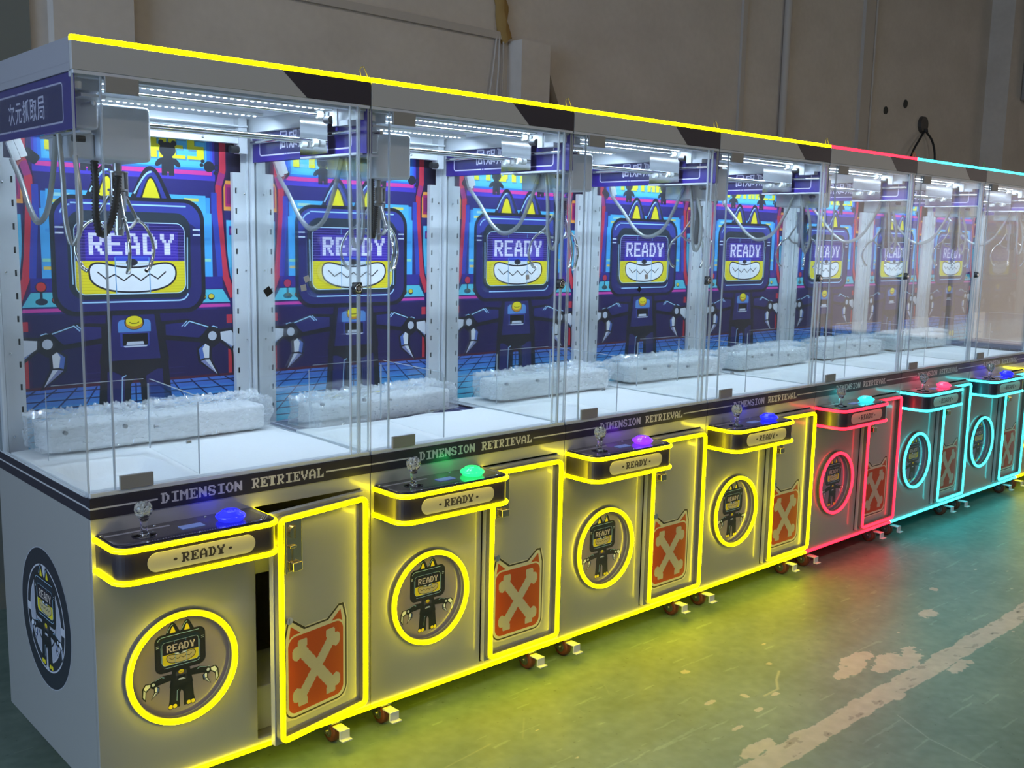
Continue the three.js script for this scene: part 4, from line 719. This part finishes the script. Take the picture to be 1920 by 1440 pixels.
  P('claw_cable', 'coil' + (index % 2), () => ridgedTube(index % 2 ? [[0.14, 1.75, -0.2], [0.137, 1.68, -0.195], [0.138, 1.6, -0.2], [0.15, 1.565, -0.21], [0.168, 1.6, -0.225], [0.176, 1.66, -0.23]] : [[0.12, 1.75, -0.2], [0.117, 1.68, -0.19], [0.116, 1.6, -0.19], [0.13, 1.557, -0.2], [0.155, 1.575, -0.21], [0.18, 1.65, -0.218], [0.19, 1.71, -0.225]], 0.011, 0.0072, 44), M.black);
  // --- hanging conduits
  P('conduit', 'loopA', () => merge([tube([[0.075, 1.76, -0.6], [0.078, 1.7, -0.54], [0.074, 1.62, -0.46], [0.07, 1.585, -0.39], [0.068, 1.61, -0.31], [0.064, 1.7, -0.24], [0.06, 1.8, -0.19]], 0.0072, 10, 60), tube([[0.08, 1.76, -0.605], [0.084, 1.7, -0.545], [0.08, 1.625, -0.465], [0.076, 1.592, -0.395], [0.074, 1.618, -0.315], [0.069, 1.7, -0.245], [0.066, 1.8, -0.195]], 0.003, 8, 60)]).translate(-0.036, 0, 0), M.conduit);
  P('conduit', 'loopB', () => tube([[0.05, 1.8, -0.15], [0.05, 1.7, -0.135], [0.052, 1.58, -0.13], [0.062, 1.53, -0.12], [0.076, 1.56, -0.11], [0.08, 1.66, -0.11], [0.082, 1.75, -0.135]], 0.0068, 10, 60).translate(-0.033, 0, 0), M.conduit);
  for (const [k, x, y, z] of [[0, 0.046, 1.785, -0.61], [1, 0.068, 1.797, -0.622]]) {
    const plug = P('connector', 'plug' + k, () => rbox(-0.0105, -0.028, -0.006, 0.0105, 0.028, 0.006, 0.002).rotateZ(0.35).translate(x, y, z), M.nylon);
    S(plug, 'wires', 'plugwires' + k, () => merge([...[0, 1, 2].map((j) => tube([[x - 0.016 + j * 0.006, y + 0.025, z], [x - 0.022 + j * 0.005, y + 0.043, z - 0.02], [x - 0.03 + j * 0.004, y + 0.035, z - 0.05]], 0.0016, 6, 14)), ...[0, 1, 2].map((j) => tube([[x + 0.004 + j * 0.006, y - 0.024, z], [0.046 + j * 0.003, 1.745, -0.59], [0.044, 1.72, -0.56]], 0.0014, 6, 12))]), M.redWire);
  }
  // --- prize guard of clear acrylic
  const gy = 0.924, ga = Math.atan2(0.032, 0.395);
  const guard = P('prize_guard', 'guard0', () => extrude(rrShape(0.045, gy, 0.335, 1.135, 0.014), -0.424, -0.421), M.glass);
  S(guard, 'side_panel', 'guard1', () => extrude(rrShape(0.0, gy, 0.395, 1.135, 0.014), -0.0015, 0.0015).rotateY(-Math.PI / 2 - ga).translate(0.3355, 0, -0.42), M.glass);
  const ge = (l) => merge(l).rotateY(-Math.PI / 2 - ga).translate(0.3355, 0, -0.42);
  E(guard, 'edge', 'guardedge', [() => box(0.059, 1.1345, -0.4245, 0.321, 1.136, -0.4205), () => box(0.0432, gy, -0.4245, 0.045, 1.121, -0.4205), () => ge([box(0.014, 1.1345, -0.002, 0.381, 1.136, 0.002)]), () => ge([box(0.395, gy, -0.002, 0.3968, 1.121, 0.002)]), () => box(0.3335, gy, -0.4255, 0.3375, 1.12, -0.421)], M.glassEdge);
  S(guard, 'bolt', 'guardbolts', () => merge([...[[0.09, 1.0], [0.26, 1.0]].map(([x, y]) => cyl(0.006, 0.006, 0.012, 12).rotateX(Math.PI / 2).translate(x, y, -0.415)), ge([[0.06, 1.0], [0.32, 1.0]].map(([x, y]) => cyl(0.006, 0.006, 0.012, 12).rotateX(Math.PI / 2).translate(x, y, 0)))]), M.steel);

  // --- casters
  const cst = once('caster', casterGeo);
  for (const [x, z] of [[0.082, -0.06], [0.735, -0.06], [0.082, -0.68], [0.735, -0.68]]) {
    const c = add(root, 'caster', cst.fork, M.steel, V3(x, 0, z).add(OFF));
    add(c, 'wheel', cst.wheel, M.wheel);
    add(c, 'hub', cst.hub, M.steel);
    if (z > -0.3) add(c, 'brake_pedal', cst.pedal, M.white);
  }
  return root;
}
const SPECS = [
  { neon: 'yellow', button: 'blue', open: true, label: 'yellow neon claw machine at the left end with its service door ajar' },
  { neon: 'yellow', button: 'green', label: 'yellow neon claw machine with a green glowing button' },
  { neon: 'yellow', button: 'violet', label: 'yellow neon claw machine with a violet-blue button, third from the open-doored one' },
  { neon: 'yellow', button: 'blue', label: 'yellow neon claw machine standing directly beside the red one' },
  { neon: 'red', button: 'teal', label: 'red neon claw machine, the only red one in the row' },
  { neon: 'cyan', button: 'pink', label: 'cyan neon claw machine with a pink-red button beside the red machine' },
  { neon: 'cyan', button: 'blue', label: 'cyan neon claw machine with a blue button near the right edge' },
  { neon: 'yellow', button: 'blue', label: 'yellow neon claw machine at the far right end, mostly cut off' },
];
SPECS.forEach((s, i) => clawMachine(i, s));

// ---------------------------------------------------------------- things lying in the cabins
const ORD = ['left-end yellow machine with the open door', 'yellow machine with the green button', 'third machine from the left end', 'yellow machine next to the red one', 'red machine', 'cyan machine with the pink button', 'cyan machine near the right edge', 'yellow machine at the far right end'];
const foamMat = std({ name: 'white packing foam', color: lin(0.86, 0.87, 0.88), bumpMap: fabricBump, bumpScale: 0.003, roughness: 0.9 });
const filmMat = phy({ name: 'crinkled plastic film', color: lin(0.97, 0.98, 0.99), transmission: 0.79, thickness: 0, roughness: 0.1, ior: 1.7, flatShading: true });
const slabMat = std({ name: 'wrapped white foam block', color: lin(0.88, 0.89, 0.9), roughness: 0.7 });
function foamSheet(i) { // a soft sheet that sags into the prize chute
  const nx = 72, nz = 60, x0 = 0.0125, x1 = 0.8275, z0 = i === 1 ? -0.45 : -0.66, z1 = -0.036, g = new THREE.PlaneGeometry(1, 1, nx, nz).rotateX(-Math.PI / 2), p = g.attributes.position;
  const sm = (a, b, t) => { const k = Math.min(1, Math.max(0, (t - a) / (b - a))); return k * k * (3 - 2 * k); };
  for (let k = 0; k < p.count; k++) {
    let x = x0 + (p.getX(k) + 0.5) * (x1 - x0), z = z0 + (p.getZ(k) + 0.5) * (z1 - z0);
    const back = (z - z0) / (z1 - z0); if (back < 0.15) z += 0.03 * fbm(x * 7, i * 3.1, 0.4, 2) * (1 - back / 0.15);
    const sag = sm(0.305, 0.255, x) * sm(-0.39, -0.34, z) * sm(0.033, 0.065, x) * sm(-0.037, -0.07, z);
    const y = 0.9135 + 0.005 * fbm(x * 6, z * 6, i * 3.7 + 0.4, 3) - sag * (0.042 + 0.022 * fbm(x * 15, z * 15, i, 3));
    p.setXYZ(k, x, y, z);
  }
  g.computeVertexNormals();
  setUV(g, (x, y, z) => [x * 3, z * 3]);
  const b = g.clone(), q = b.attributes.position, edge = [];
  for (let k = 0; k < q.count; k++) q.setY(k, Math.min(q.getY(k) - 0.0075, 0.9075));
  const idx = b.index.array; for (let k = 0; k < idx.length; k += 3) { const t = idx[k]; idx[k] = idx[k + 1]; idx[k + 1] = t; } b.computeVertexNormals();
  const rim = []; for (let k = 0; k < nx; k++) rim.push([k + 1, k], [nz * (nx + 1) + k, nz * (nx + 1) + k + 1]); for (let k = 0; k < nz; k++) rim.push([k * (nx + 1), (k + 1) * (nx + 1)], [(k + 1) * (nx + 1) + nx, k * (nx + 1) + nx]);
  const at = (s, k) => [s.getX(k), s.getY(k), s.getZ(k)];
  for (const [m, n] of rim) edge.push(...at(p, m), ...at(q, m), ...at(p, n), ...at(p, n), ...at(q, m), ...at(q, n));
  const e = new THREE.BufferGeometry(); e.setAttribute('position', new THREE.BufferAttribute(new Float32Array(edge), 3)); e.computeVertexNormals(); setUV(e, (x, y, z) => [x * 3 + y, z * 3 + y]);
  return merge([g, b, e]).translate(-0.42, -0.9005, 0.35);
}
function packageGeo(i, len) {
  const g = new RoundedBoxGeometry(len, 0.08, 0.132, 4, 0.012), film = new THREE.BoxGeometry(len + 0.05, 0.088, 0.142, 150, 30, 36), p = film.attributes.position;
  for (let k = 0; k < p.count; k++) {
    const x = p.getX(k), y = p.getY(k), z = p.getZ(k), e = Math.max(0, (Math.abs(x) - len / 2 + 0.03) / 0.055);
    const n = fbm(x * 8 + i * 7, y * 13, z * 13, 3), t = x * 6 + 0.8 * noise.noise(x * 5, y * 9, i), w = 1 - Math.abs(noise.noise(t, y * 46 + z * 30 + 10 * n, i * 2.7)), w2 = 1 - Math.abs(noise.noise(x * 18 + z * 25, y * 95 - z * 70, i * 1.3)), cr = 0.011 * w ** 5 + 0.006 * w2 ** 5;
    const f = 1 + 0.16 * e * n - 0.1 * e;
    p.setXYZ(k, x + e * 0.05 * n, Math.max(-0.046, y * f + (y > -0.04 ? cr + 0.007 * n + (y > 0.035 ? 0.012 * w2 * w : 0) : 0)), z * f + Math.sign(z) * (cr + 0.004 * n));
  }
  film.computeVertexNormals();
  return { block: g, film };
}
const PACK = [[0.425, -0.585, 0.01, 0.7], [0.425, -0.57, 0.12, 0.64], [0.44, -0.545, 0.02, 0.66], [0.44, -0.57, -0.03, 0.66], [0.42, -0.56, 0.03, 0.66], [0.42, -0.57, 0.0, 0.66], [0.42, -0.56, -0.04, 0.66]];
for (let i = 0; i < 7; i++) {
  solo('foam_sheet', 'white packing foam sheet on the deck of the ' + ORD[i], 'foam sheet', foamSheet(i), foamMat, 'foam sheets in the machines', V3(i * W + 0.42, 0.9005, -0.35));
  const [x, z, a, len] = PACK[i], o = thing('wrapped_package', 'film-wrapped white package in the ' + ORD[i], 'package', V3(i * W + x, i === 1 ? 0.9006 : 0.921, z), 'wrapped packages in the machines'), pg = packageGeo(i, len);
  o.rotation.y = a;
  add(o, 'foam_block', pg.block, slabMat, V3(0, 0.041, 0));
  add(o, 'plastic_film', pg.film, filmMat, V3(0, 0.047, 0));
}

// scraps of tape left on the glass
const scrapDark = std({ color: lin(0.02, 0.02, 0.02), roughness: 0.6 }), scrapLight = std({ color: lin(0.6, 0.6, 0.62), roughness: 0.6 });
[[0.502, 1.411, 0.011, 0.6, true, 'black square tape scrap on the glass of the left-end machine'], [0.624, 1.444, 0.0085, 0.4, false, 'upper of two pale tape scraps on the left-end machine glass'], [0.613, 1.419, 0.0085, 0.2, false, 'lower of two pale tape scraps on the left-end machine glass'],
  [1.478, 1.44, 0.008, 0.1, false, 'pale tape scrap on the glass of the green-buttoned machine'], [2.098, 1.435, 0.009, 0.1, false, 'pale tape scrap on the glass of the violet-buttoned machine'], [2.06, 1.388, 0.009, 0.9, true, 'black tape scrap on the glass of the violet-buttoned machine']]
  .forEach(([x, y, r, a, dark, label]) => solo('tape_scrap', label, 'tape', new THREE.BoxGeometry(r * 2, r * 2, 0.0006).rotateZ(a), dark ? scrapDark : scrapLight, undefined, V3(x, y, 0.0004)));

renderer.render(scene, camera);
